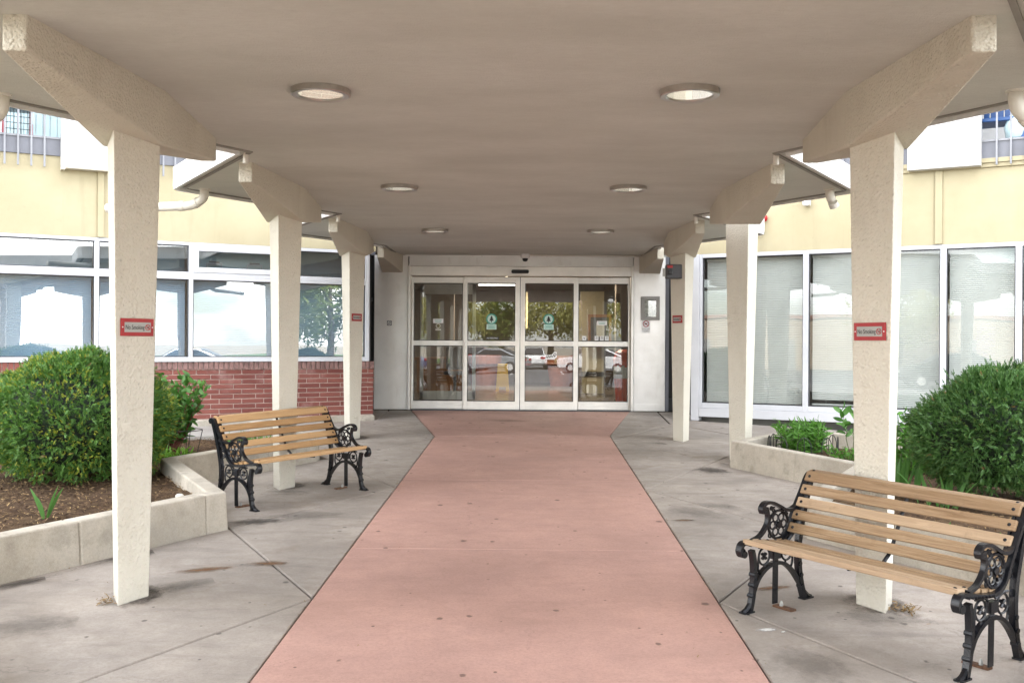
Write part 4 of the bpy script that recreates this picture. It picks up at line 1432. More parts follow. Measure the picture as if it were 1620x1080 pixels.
def bench_end_parts(x):
    """list of (name, MB) for one cast-iron end at x; y front(-) to back(+)"""
    parts = []
    f = MB()
    # front leg, foot, seat-rail scroll
    def band(P, w, th, sm=5):
        pts = smooth_pts(P, sm)
        k = len(pts)
        vs, fs = [], []
        for i, p in enumerate(pts):
            d = (pts[min(i + 1, k - 1)] - pts[max(i - 1, 0)]).normalized()
            nn = Vector((-d.y, d.x))
            for sx, sn in ((-w, -th), (w, -th), (w, th), (-w, th)):
                vs.append((x + sx, p.x + nn.x * sn, p.y + nn.y * sn))
        for i in range(k - 1):
            for j in range(4): fs.append((i * 4 + j, i * 4 + (j + 1) % 4, i * 4 + 4 + (j + 1) % 4, i * 4 + 4 + j))
        fs += [(3, 2, 1, 0), tuple(range(4 * k - 4, 4 * k))]
        f.add(vs, fs)
    band([(-.225, .012), (-.205, .10), (-.195, .20), (-.20, .30), (-.215, .365)], .016, .013)           # front leg
    f.box(x - .022, x + .022, -.285, -.205, 0, .014); f.tube([(x, -.28, .008), (x, -.25, .022), (x, -.222, .05)], .016, 6)
    band([(.235, .012), (.205, .10), (.185, .20), (.178, .31), (.19, .42), (.225, .56), (.262, .68), (.285, .74)], .016, .015)  # rear leg and back post
    f.box(x - .022, x + .022, .215, .30, 0, .014); f.tube([(x, .295, .008), (x, .265, .022), (x, .235, .05)], .016, 6)
    band([(-.205, .105), (-.16, .19), (-.09, .245), (-.015, .262), (.06, .245), (.13, .19), (.198, .105)], .014, .011)       # arch
    # seat rail rising into the back spine
    band([(-.30, .345), (-.312, .375), (-.295, .41), (-.25, .415), (-.15, .392), (-.05, .378), (.03, .385), (.085, .43), (.12, .50), (.165, .585), (.215, .67), (.25, .735), (.275, .762), (.305, .762), (.318, .74)], .020, .010)
    iron(f, x, scroll(-.288, .365, .027, PI / 2, 1.2), .010)
    f.tube([(x - .021, -.288, .352), (x + .021, -.288, .352)], .021, 12)
    f.tube([(x - .021, .300, .742), (x + .021, .300, .742)], .021, 12)
    # arm: from the spine forward to a scroll and back down to the seat front
    band([(.165, .585), (.11, .565), (.06, .57), (.0, .60), (-.06, .625), (-.11, .625), (-.138, .598), (-.128, .57)], .017, .009)
    f.tube([(x - .018, -.118, .583), (x + .018, -.118, .583)], .018, 12)
    band([(-.10, .60), (-.085, .54), (-.10, .49), (-.15, .44), (-.22, .418)], .013, .009)
    parts.append(('frame_casting', f))
    # tracery: medallion and scrolls
    o_ = MB()
    cy, cz = .005, .488
    iron(o_, x, [(cy + .082 * math.cos(a), cz + .082 * math.sin(a)) for a in np.linspace(0, 2 * PI, 25)], .0085, sm=0)
    for k in range(6):
        a = k * PI / 3
        iron(o_, x, [(cy + .047 * math.cos(a) + .0225 * math.cos(b), cz + .047 * math.sin(a) + .0225 * math.sin(b)) for b in np.linspace(0, 2 * PI, 13)], .0055, sm=0, n=5)
    o_.tube([(x - .014, cy, cz), (x + .014, cy, cz)], .020, 10)
    # back-post filigree
    for t_ in np.linspace(.0, 1, 5):
        yy, zz = .135 + .10 * t_, .49 + .20 * t_
        iron(o_, x, scroll(yy + .02, zz - .02 * t_, .020, t_ * 3, 1.1, 10), .0055, sm=0, n=5)
    for cy2, cz2, r_ in ((-.035, .578, .016), (.075, .545, .016), (-.062, .43, .018), (.15, .44, .02), (.16, .35, .02), (-.055, .588, .012)):
        iron(o_, x, scroll(cy2, cz2, r_, 1, 1.15, 10), .0055, sm=0, n=5)
    # lower panel: hub, leaf rings, tendrils
    o_.box(x - .016, x + .016, -.045, .015, .288, .345)
    for sgn in (-1, 1):
        cy3 = -.015 + sgn * .095
        iron(o_, x, [(cy3 + .045 * math.cos(a), .315 + .05 * math.sin(a)) for a in np.linspace(0, 2 * PI, 19)], .0065, sm=0, n=5)
        for k in range(4):
            a = k * PI / 2 + PI / 4
            o_.tube([(x, cy3, .315), (x, cy3 + .022 * math.cos(a), .315 + .022 * math.sin(a))], [.006, .011], 6)
        iron(o_, x, [(cy3 + sgn * .045, .315), (cy3 + sgn * .05, .25), (cy3 + sgn * .028, .20)], .007, n=5)
        iron(o_, x, [(cy3 - sgn * .01, .268), (cy3 - sgn * .005, .245), (cy3 + sgn * .03, .215)], .006, n=5)
        iron(o_, x, [(-.015 + sgn * .03, .35), (cy3 - sgn * .02, .372), (cy3 + sgn * .045, .37)], .007, n=5)
    for t_ in np.linspace(0, 1, 8):                                        # rope beads on the seat rail
        o_.tube([(x - .028, -.26 + .21 * t_, .407 - .026 * t_), (x + .028, -.245 + .21 * t_, .400 - .024 * t_)], .007, 6)
    for yy, zz in ((-.205, .16), (-.212, .10), (-.20, .22), (.195, .16), (.205, .09), (.183, .23)):
        o_.tube([(x - .02, yy, zz), (x + .02, yy, zz)], .014, 7)
    parts.append(('tracery', o_))
    s_ = MB()
    s_.box(x - .004, x + .004, -.034, .006, .02, .29)
    parts.append(('support_strap', s_))
    return parts


def make_bench(label, wood):
    root = thing('park_bench', label, 'bench', (0, 0, 0), 'oak slat benches with black cast iron ends')
    Lh = .62
    for sx in (-1, 1):
        x = sx * Lh
        fr_ = None
        for nm, mb in bench_end_parts(x):
            if nm == 'frame_casting':
                e_ = mb.build('iron_end', M_iron, root, bevel=0)
            else:
                meta(mb.build(nm, M_iron, e_), kind='stuff' if nm == 'tracery' else None)
        MB().box(min(x, x - sx * .13), max(x, x - sx * .13), -.036, .008, .0, .016).build('foot_tab', M_rust, e_, bevel=.003)
        MB().lathe([(.011, 0), (.011, .012), (.004, .03)], 6, Matrix.Translation((x - sx * .045, -.014, .016))).build('bolt', M_signgrey, e_)
    # seat slats follow the rail; back slats follow the spine
    def slat(y, z, ang, w, th, name):
        T = Matrix.Translation((0, y, z)) @ Matrix.Rotation(ang, 4, 'X')
        o_ = MB().box(-Lh + .005, Lh - .005, -w / 2, w / 2, -th / 2, th / 2).build(name, wood, root, bevel=.005)
        o_.matrix_local = T
        for sx in (-1, 1):
            b_ = MB().lathe([(.009, 0), (.009, .003), (.004, .006)], 8, Matrix.Translation((sx * (Lh - .035), 0, th / 2 - .001))).build('bolt_head', M_iron, o_)
        return o_
    for y, z, a, w, th in ((-.262, .424, -.10, .062, .030), (-.190, .419, -.10, .050, .022), (-.126, .408, -.12, .050, .022), (-.062, .399, -.12, .050, .022), (.002, .394, -.05, .050, .022)):
        slat(y, z, a, w, th, 'seat_slat')
    for i in range(5):
        t_ = i / 4
        p = Vector((.095, .462)).lerp(Vector((.238, .752)), t_)
        slat(p.x, p.y, R(63), .058, .022, 'back_slat')
    slat(.268, .778, R(10), .05, .02, 'back_slat')
    # iron uprights behind the slats
    for x in (-Lh + .035, 0.02, Lh - .035):
        s_ = MB()
        s_.tube([(x, .035, .388), (x, .088, .43), (x, .112, .462), (x, .255, .752)], .011, 6)
        if abs(x) < .1: s_.tube([(x, .05, .385), (x, -.25, .402)], .010, 6)
        s_.build('back_strap', M_iron, root)
    return root


def place(root, p, rz):
    root.location = p; root.rotation_euler = (0, 0, rz)


# ground tilt is below 2 degrees; the bench follows it
def seat_bench(root, x, y, rz):
    root.location = (x, y, g(y) - .004)
    root.scale = (1, 1, .94)
    q = Quaternion((1, 0, 0), math.atan(.031)) @ Quaternion((0, 0, 1), rz)
    root.rotation_mode = 'QUATERNION'
    root.rotation_quaternion = q


bR = make_bench('oak bench at bottom right in front of the near right column', M_woodB)
bL = make_bench('oak bench on the left in front of the second column', M_woodA)
seat_bench(bR, 1.765, 5.205, math.atan2(-.97, .73))
seat_bench(bL, -2.05, 8.87, math.atan2(1.0, .722))

# ------------------------------------------------------------------ plants
from mathutils import noise as mnoise


def needle_spray(nn=10, L=.040, nl=.0165, nw=.0040):
    V, F = [], []
    for i in range(nn):
        t_ = i / (nn - 1)
        z = L * t_
        for sg in (-1, 1):
            a = .62 + .25 * (1 - t_)
            dx, dz = sg * math.sin(a) * nl * (1 - .35 * t_), math.cos(a) * nl
            dy = .006 * random.uniform(-1, 1.6)
            k = len(V)
            V += [(0, 0, z), (dx * .5, dy * .5 - nw * .5, z + dz * .5 - nw), (dx, dy, z + dz), (dx * .5, dy * .5 + nw * .5, z + dz * .5 + nw)]
            F.append((k, k + 1, k + 2, k + 3))
    return np.array(V), np.array(F)


def yew(label, c, r, zb, nsp, mats, tipfrac, seed, droop=None):
    root = thing('yew_shrub', label, 'shrub', (c[0], c[1], zb))
    rs = np.random.default_rng(seed)
    D = rs.normal(size=(nsp, 3)); D /= np.linalg.norm(D, axis=1, keepdims=True)
    D[:, 2] = np.where(D[:, 2] < -.8, -D[:, 2], D[:, 2])
    rr = np.array([1 + .15 * mnoise.noise(Vector(d) * 2.2 + Vector((seed, 0, 0))) + .10 * mnoise.noise(Vector(d) * 5.5 + Vector((0, seed, 0))) + .085 * mnoise.noise(Vector(d) * 12) for d in D])
    depth = rs.uniform(0, 1, nsp) ** 2 * .20
    P = np.array(c) + D * np.array(r) * (rr - depth)[:, None]
    lowm = P[:, 2] > zb + .03
    Dn = D / np.array(r); Dn /= np.linalg.norm(Dn, axis=1, keepdims=True)
    dirs = Dn + rs.normal(0, .55, (nsp, 3)) + np.array([0, 0, .12])
    P, dirs, depth = P[lowm], dirs[lowm], depth[lowm]
    tips = rs.uniform(0, 1, len(P)) < tipfrac * np.clip(1.2 - depth * 8, 0, 1) * (.35 + np.clip(np.array([mnoise.noise(Vector(p) * 3.1) for p in P]) * 2.2 + .65, 0, 1.4))
    temps = [needle_spray() for _ in range(4)]
    which = rs.integers(0, 4, len(P))
    for nm, sel, m in (('foliage', ~tips, mats[0]), ('young_tips', tips, mats[1])):
        Vs, Fs, off = [], [], 0
        for k in range(4):
            q = sel & (which == k)
            if not q.any(): continue
            sc = rs.uniform(.75, 1.35, q.sum()) * (1 if nm == 'foliage' else .55)
            pp = P[q] + (0 if nm == 'foliage' else Dn[lowm][q] * .012)
            V, F = scatter(temps[k][0], temps[k][1], pp, dirs[q], sc)
            Vs.append(V); Fs.append(F + off); off += len(V)
        numpy_mesh(nm, np.concatenate(Vs), np.concatenate(Fs), m, root)
    nd = 70
    ix = rs.integers(0, len(P), nd)
    V, F = scatter(temps[1][0], temps[1][1], P[ix] + Dn[lowm][ix] * .01, dirs[ix], rs.uniform(.6, 1.0, nd))
    numpy_mesh('dead_tips', V, F, M_straw, root)
    # long shoots sticking out of the top
    sp, sd = [], []
    for i in range(90):
        d = Vector((rs.normal(0, .55), rs.normal(0, .55), 1)).normalized()
        p0 = Vector(c) + Vector((d.x * r[0], d.y * r[1], d.z * r[2])) * .93
        dd = (d + Vector((rs.normal(0, .3), rs.normal(0, .3), .6))).normalized()
        L = rs.uniform(.04, .17) if i < 60 else rs.uniform(.03, .07)
        for j in range(int(L / .022)):
            sp.append(p0 + dd * (j * .022)); sd.append(dd + Vector(rs.normal(0, .2, 3)))
    V, F = scatter(temps[0][0], temps[0][1], np.array(sp), np.array(sd), rs.uniform(.6, .9, len(sp)))
    numpy_mesh('shoots', V, F, mats[0], root)
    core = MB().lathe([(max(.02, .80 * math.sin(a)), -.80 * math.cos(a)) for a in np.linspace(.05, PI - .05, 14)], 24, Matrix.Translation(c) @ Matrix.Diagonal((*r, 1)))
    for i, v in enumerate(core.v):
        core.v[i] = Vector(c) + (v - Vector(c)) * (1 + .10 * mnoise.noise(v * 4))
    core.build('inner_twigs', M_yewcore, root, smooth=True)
    return root


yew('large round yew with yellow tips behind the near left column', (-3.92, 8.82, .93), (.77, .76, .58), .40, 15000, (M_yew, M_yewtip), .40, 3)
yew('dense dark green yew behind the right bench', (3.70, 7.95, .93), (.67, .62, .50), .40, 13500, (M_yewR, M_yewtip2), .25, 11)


def blade(L, w, bend, nseg=6, fold=.15, taper=1.):
    V, F = [], []
    for i in range(nseg + 1):
        t_ = i / nseg
        ww = w * (math.sin(PI * min(1, .12 + t_ * .88)) ** .7 if taper else 1) * .5 + .0008
        a = bend * t_
        y = L * (1 - math.cos(a)) / max(bend, 1e-3) if bend else 0
        z = L * math.sin(a) / bend if bend else L * t_
        V += [(-ww, y, z), (0, y + fold * ww, z), (ww, y, z)]
    for i in range(nseg):
        k = i * 3
        F += [(k, k + 1, k + 4, k + 3), (k + 1, k + 2, k + 5, k + 4)]
    return np.array(V), np.array(F)


def clump(name, label, cat, c, n, rad, L, w, bend, m, seed, spread=.5, group=None, single=False):
    root = thing(name, label, cat, c, group)
    rs = np.random.default_rng(seed)
    for i in range(n):
        a = rs.uniform(0, 2 * PI); rr = rad * math.sqrt(rs.uniform(0, 1))
        p = np.array([[c[0] + rr * math.cos(a), c[1] + rr * math.sin(a), c[2] - .01]])
        lean = spread * rs.uniform(.2, 1)
        d = np.array([[math.cos(a) * lean, math.sin(a) * lean, 1]])
        tv, tf = blade(L * rs.uniform(.65, 1.1), w * rs.uniform(.75, 1.15), bend * rs.uniform(.6, 1.3))
        V, F = scatter(tv, tf, p, d, 1., np.array([rs.uniform(0, 2 * PI)]) if spread < .3 else None)
        numpy_mesh('leaf', V, F, m, root)
    return root


def leafy(name, label, cat, c, stems, H, rad, leafL, leafW, per, m, ms, seed, whorl=False, lean=.25, start=.25):
    root = thing(name, label, cat, c)
    rs = np.random.default_rng(seed)
    st = MB(); Vs, Fs, off = [], [], 0
    for i in range(stems):
        a = rs.uniform(0, 2 * PI); rr = rad * math.sqrt(rs.uniform(0, 1))
        b = Vector((c[0] + rr * .55 * math.cos(a), c[1] + rr * .55 * math.sin(a), c[2] - .02))
        h = H * rs.uniform(.7, 1.08)
        d = Vector((math.cos(a) * lean * rr / max(rad, .01), math.sin(a) * lean * rr / max(rad, .01), 1)).normalized()
        pts = [b + d * h * t_ + Vector((rs.normal(0, .008), rs.normal(0, .008), 0)) for t_ in np.linspace(0, 1, 6)]
        st.tube(pts, [.006 - .0007 * j for j in range(6)], 5)
        for j in range(per):
            t_ = start + (1 - start) * j / (per - 1)
            p = b + d * h * t_
            an = j * 2.4 + rs.uniform(0, 1)
            dr = Vector((math.cos(an), math.sin(an), rs.uniform(.1, .8) + (.4 if t_ > .9 else 0)))
            tv, tf = blade(leafL * rs.uniform(.7, 1.15) * (1.1 - .35 * abs(t_ - .5)), leafW * rs.uniform(.8, 1.2), rs.uniform(.5, 1.5), 4, .35)
            V, F = scatter(tv, tf, np.array([p]), np.array([dr]), 1.)
            Vs.append(V); Fs.append(F + off); off += len(V)
    st.build('stems', ms, root)
    numpy_mesh('leaves', np.concatenate(Vs), np.concatenate(Fs), m, root)
    return root


# left bed
leafy('peony', 'leafy green bush with red stems beside the brick wall', 'plant', (-3.80, 10.45, .44), 56, .84, .27, .10, .042, 18, M_peony, M_peonystem, 5, lean=.45, start=.30)
clump('daylily', 'bright green strap leaved clump left of the bench', 'plant', (-3.52, 10.0, zL(0, 10.0)), 90, .13, .24, .018, 1.7, M_hosta, 8, .9)
clump('iris_sprout', 'single young iris fan in mulch at far left', 'plant', (-3.36, 7.03, zL(0, 7.03)), 4, .03, .28, .034, .45, M_iris, 21, .42)
clump('grass_tuft', 'dark green grassy tuft seen through the left bench back', 'plant', (-3.18, 11.6, zL(0, 11.6) - .02), 110, .26, .26, .012, 1.5, M_lily, 9, .8)
clump('seedling', 'tiny green seedling in bare soil left of the bench', 'plant', (-3.23, 10.75, zL(0, 10.8)), 9, .05, .09, .025, 1.2, M_peony, 31, .8)
# peony cage
cg = thing('plant_cage', 'thin black wire plant support beside the leafy bush', 'plant support', (-3.55, 10.4, .44))
for k in range(5):
    a = k * 2 * PI / 5 + .4
    MB().tube([(-3.55 + .13 * math.cos(a), 10.4 + .13 * math.sin(a), .40), (-3.55 + .20 * math.cos(a), 10.4 + .20 * math.sin(a), .72)], .004, 5).build('leg', M_wire, cg)
MB().tube([(-3.55 + .20 * math.cos(a), 10.4 + .20 * math.sin(a), .72) for a in np.linspace(0, 2 * PI, 25)], .004, 5).build('ring', M_wire, cg)
o = MB().lathe([(.022, 0), (.022, .05), (.03, .052), (.03, .085), (.018, .095)], 14, Matrix.Translation((-2.55, 7.42, zL(0, 7.3) + .02))).build('sprinkler_head', M_pipe, None, at=(-2.55, 7.42, zL(0, 7.3)))
meta(o, 'pale plastic sprinkler head in the left bed corner', 'sprinkler')
# right bed
leafy('lily_clump', 'bright green lily clump inside low wire edging', 'plant', (2.95, 10.98, .47), 58, .34, .32, .105, .017, 18, M_lily, M_stem, 15, lean=.45, start=.15)
leafy('lily_clump', 'small low lily shoots at the foot of the larger clump', 'plant', (3.18, 10.35, .45), 14, .16, .16, .07, .014, 10, M_lily, M_stem, 16, lean=.5, start=.1)
leafy('tall_plant', 'tall thin leafy stem left of the near right column', 'plant', (3.40, 10.75, .47), 2, .62, .05, .14, .05, 11, M_peony, M_stem, 18, lean=.2, start=.45)
leafy('bushy_plant', 'fresh green bushy plant between right column and yew', 'plant', (3.52, 9.35, .44), 30, .58, .26, .10, .03, 14, M_lily, M_stem, 19, lean=.4, start=.1)
clump('iris_clump', 'upright iris blades beside the right column', 'plant', (3.02, 8.35, zR(0, 8.4)), 26, .17, .42, .030, .35, M_iris, 22, .35)
clump('iris_clump', 'lower arching iris blades in front of the right yew', 'plant', (3.10, 7.75, zR(0, 7.7)), 22, .16, .30, .026, .8, M_iris, 23, .5)
clump('seedling', 'small green sprouts in mulch behind the right bench', 'plant', (2.72, 6.75, zR(0, 6.7)), 10, .16, .10, .022, 1.0, M_iris, 33, .8)
clump('seedling', 'round leaved sprout at the planter edge behind the right bench', 'plant', (2.42, 7.3, zR(0, 7.3)), 12, .05, .09, .045, 1.3, M_peony, 34, .9)
clump('seedling', 'leafy sprout at the far right of the right bed', 'plant', (3.02, 6.25, zR(0, 6.3)), 14, .09, .14, .03, 1.2, M_peony, 35, .8)
# wire edging hoops
eg = thing('wire_edging', 'low black wire hoop edging around the lily clump', 'edging', (2.95, 10.95, .47))
for k in range(9):
    a = PI * .55 + k * 2 * PI / 9
    cx, cy = 2.95 + .36 * math.cos(a), 10.95 + .30 * math.sin(a)
    tx, ty = -math.sin(a) * .07, math.cos(a) * .07
    m_ = MB()
    m_.tube([(cx - tx, cy - ty, .42)] + [(cx - tx * math.cos(b), cy - ty * math.cos(b), .56 + .10 * math.sin(b)) for b in np.linspace(0, PI, 9)] + [(cx + tx, cy + ty, .42)], .005, 5)
    m_.tube([(cx, cy, .44), (cx, cy, .66)], .004, 5)
    m_.build('hoop', M_wire, eg)
# dead leaves at the column foot
P = [(2.07 + random.gauss(0, .04), 5.62 + random.gauss(0, .05), g(5.6) + abs(random.gauss(0, .015)) + .004) for _ in range(90)]
V, F = scatter(cv, cf, P, [(random.gauss(0, .5), random.gauss(0, .5), 1) for _ in P], rng.uniform(.015, .04, len(P)))
meta(numpy_mesh('dead_leaves', V, F, M_straw), kind='stuff')
P = [(-2.34 + random.gauss(0, .025), 5.62 + random.gauss(0, .04), g(5.6) + abs(random.gauss(0, .012)) + .004) for _ in range(60)]
V, F = scatter(cv, cf, P, [(random.gauss(0, .5), random.gauss(0, .5), 1) for _ in P], rng.uniform(.012, .03, len(P)))
meta(numpy_mesh('dead_leaves', V, F, M_straw), kind='stuff')
# scattered litter along the walk edges and on the paving
P, D = [], []
for _ in range(260):
    sd = random.choice((WL - .012, WR + .012)); y = random.uniform(3.6, 13)
    P.append((sd + random.gauss(0, .012), y, g(y) + .004)); D.append((random.gauss(0, .3), random.gauss(0, .3), 1))
for _ in range(120):
    x = random.uniform(-3.1, 2.9); y = random.uniform(4, 12)
    P.append((x, y, g(y) + .004)); D.append((random.gauss(0, .2), random.gauss(0, .2), 1))
V, F = scatter(cv, cf, P, D, rng.uniform(.006, .022, len(P)))
meta(numpy_mesh('litter', V, F, M_straw), kind='stuff')

# ------------------------------------------------------------------ lobby behind the doors
lob = thing('lobby_room', 'dim lobby interior seen through the sliding doors', 'room', (0, 20, .55))
MB().box(-4.5, 4.2, YD + .22, 28.2, .30, .545).build('floor', M_tile_in, lob)
MB().box(-4.5, 4.2, YD + .22, 28.2, 3.1, 3.2).build('ceiling', M_lobbywall, lob)
MB().box(-4.7, -4.5, YD + .22, 28.2, .3, 3.2).box(4.2, 4.4, YD + .22, 28.2, .3, 3.2).box(-4.7, 4.4, 28.0, 28.2, .3, 3.2).build('side_wall', M_lobbywall, lob)
MB().box(1.12, 1.62, 21.9, 22.0, .56, 2.75).box(-.2, -.02, 25.2, 25.3, 2.0, 2.9).build('cream_panel', M_cream_in, lob)
MB().box(1.12, 1.62, 21.86, 21.9, 1.62, 1.74).box(1.12, 1.62, 21.86, 21.9, .93, 1.03).build('chair_rail', M_dark2, lob)
MB().box(.97, 1.08, 20.6, 20.7, .56, 2.5).box(1.68, 2.05, 19.6, 19.9, .56, 2.9).build('pier', M_lobbywall, lob)
MB().box(-1.95, -1.75, 23.8, 24.1, .56, 3.1).build('pier', M_lobbywall, lob)
for x0, x1 in ((-2.05, -1.0),):
    MB().box(x0, x0 + .06, 19.2, 19.26, .56, 2.75).box(x1 - .06, x1, 19.2, 19.26, .56, 2.75).box(x0, x1, 19.2, 19.26, 2.55, 2.75).box(x0, x1, 19.2, 19.26, .56, .72).build('inner_frame', M_alu2, lob)
fb_ = thing('notice_board', 'wood framed notice hanging on the lobby wall', 'notice board', (1.45, 21.5, 1.95))
MB().box(1.25, 1.75, 21.5, 21.54, 1.60, 2.25).build('frame', M_wood_in, fb_)
MB().box(1.31, 1.69, 21.485, 21.499, 1.66, 2.19).build('backing', M_dark2, fb_)
MB().box(1.43, 1.60, 21.475, 21.484, 1.78, 2.08).build('paper', M_pic, fb_)
tb = thing('litter_bin', 'red plastic litter bin inside the doors at right', 'bin', (1.72, 18.5, .546))
MB().lathe([(.15, 0), (.19, .62), (.19, .66)], 8, Matrix.Translation((1.74, 18.4, .55))).build('body', M_plastic_red, tb)
for k in range(8):
    a = k * PI / 4 + PI / 8
    MB().tube([(1.74 + .155 * math.cos(a), 18.4 + .155 * math.sin(a), .60), (1.74 + .19 * math.cos(a), 18.4 + .19 * math.sin(a), 1.1)], .012, 5).build('rib', M_plastic_red, tb)
MB().lathe([(.20, .66), (.21, .80), (.17, .93), (.09, .98), (0, .98)], 12, Matrix.Translation((1.74, 18.4, .55))).build('lid', M_plastic_red, tb)
MB().lathe([(.195, .46), (.205, .50), (.20, .70)], 14, Matrix.Translation((1.74, 18.4, .55))).build('bag', M_pic, tb)
ws = thing('wet_floor_sign', 'yellow folding wet floor sign inside the lobby', 'sign', (-.58, 23.0, .55))
for sg in (-1, 1):
    M_ = Matrix.Translation((-.58, 23.0 + sg * .12, .55)) @ Matrix.Rotation(sg * .18, 4, 'X')
    MB().add([(-.15, 0, 0), (-.09, 0, 0), (-.07, 0, .10), (.07, 0, .10), (.09, 0, 0), (.15, 0, 0), (.11, 0, .62), (-.11, 0, .62)] + [(-.15, .02, 0), (-.09, .02, 0), (-.07, .02, .10), (.07, .02, .10), (.09, .02, 0), (.15, .02, 0), (.11, .02, .62), (-.11, .02, .62)],
             [tuple(range(8)), tuple(range(15, 7, -1))] + [(i, (i + 1) % 8, 8 + (i + 1) % 8, 8 + i) for i in range(8)], M_).build('leaf', M_plastic_yel, ws)
tbl = thing('lobby_desk', 'brown wooden reception desk with box in the lobby', 'desk', (-2.0, 22.5, .55))
MB().box(-2.5, -1.35, 22.2, 22.9, 1.25, 1.31).build('top', M_wood_in, tbl)
MB().box(-2.45, -1.4, 22.3, 22.85, .55, 1.25).build('front_panel', M_wood_in, tbl)
lc = thing('lobby_chair', 'dark chair in front of the reception desk', 'chair', (-1.5, 20.8, .55))
MB().box(-1.72, -1.28, 20.6, 21.05, .98, 1.05).build('seat', M_dark2, lc, bevel=.02)
MB().box(-1.70, -1.30, 21.0, 21.06, 1.08, 1.55).build('backrest', M_dark2, lc, bevel=.03)
MB().tube([(-1.5, 20.82, .62), (-1.5, 20.82, .98)], .03, 8).build('post', M_rail, lc)
for k in range(5):
    a = k * 2 * PI / 5
    MB().tube([(-1.5, 20.82, .64), (-1.5 + .28 * math.cos(a), 20.82 + .28 * math.sin(a), .57)], .018, 6).build('leg', M_rail, lc)
SPOTS = ['leftmost lit spot lamp behind the left side light', 'lit spot lamp second from the left behind the doors', 'lit spot lamp at the right edge of the left side light', 'lit spot lamp above the right sliding leaf, nearer one', 'lit spot lamp above the right sliding leaf, farther one', 'lit spot lamp at the left edge of the right side light',
         'lit spot lamp high over the cream panel', 'lit spot lamp nearest the glass in the right side light', 'lit spot lamp above the left sliding leaf']
for k, (x, y) in enumerate(((-1.75, 19.2), (-1.35, 19.8), (-1.05, 19.4), (.42, 19.0), (.62, 19.6), (1.0, 20.2), (1.55, 20.4), (1.3, 19.0), (-.45, 20.6))):
    root = thing('spot_lamp', SPOTS[k], 'lamp', (x, y, 3.1), 'lit spot lamps in the lobby ceiling')
    MB().lathe([(.055, 0), (.055, -.10), (.045, -.12)], 12, Matrix.Translation((x, y, 3.1))).build('housing', M_dark2, root)
    MB().lathe([(.040, -.121), (.040, -.124), (0, -.126)], 12, Matrix.Translation((x, y, 3.1))).build('bulb', M_lit, root)
for x, y, lab in ((-.75, 24.5, 'left lit tube light in the lobby ceiling'), (.55, 23.0, 'right lit tube light in the lobby ceiling'), (.9, 19.6, 'lit tube light nearest the glass in the lobby ceiling')):
    root = thing('tube_light', lab, 'lamp', (x, y, 3.1), 'lit tube lights in the lobby ceiling')
    MB().box(x - .5, x + .5, y - .1, y + .1, 3.04, 3.1).build('case', M_dark2, root)
    MB().box(x - .46, x + .46, y - .07, y + .07, 3.02, 3.038).build('tube', M_tube, root)
    al_ = bpy.data.lights.new('tube_glow', 'AREA'); al_.shape = 'RECTANGLE'; al_.size = .9; al_.size_y = .14; al_.energy = 24 if y > 21 else 18; al_.color = (1, .86, .66)
    ao = bpy.data.objects.new('tube_glow', al_); S.collection.objects.link(ao); ao.parent = root; ao.location = (0, 0, -.09)

# ------------------------------------------------------------------ what stands behind the camera (seen in the glass)
def pot(x, y, label, k=1.):
    root = thing('terracotta_pot', label, 'planter pot', (x, y, .548))
    MB().lathe([(.44, 0), (.56, .74), (.56, .78), (.65, .78), (.66, 1.08), (.58, 1.08), (.56, .96), (0, .96)], 28, Matrix.Translation((x, y, .548)) @ Matrix.Scale(k, 4)).build('pot', M_terra, root, smooth=False)
    MB().lathe([(.555, .97), (0, .99)], 20, Matrix.Translation((x, y, .548)) @ Matrix.Scale(k, 4)).build('soil', M_soil, root)
    return root


pot(-1.15, 26.0, 'left large terracotta pot at the back of the lobby', .72)
pot(.88, 26.0, 'right large terracotta pot at the back of the lobby', .72)



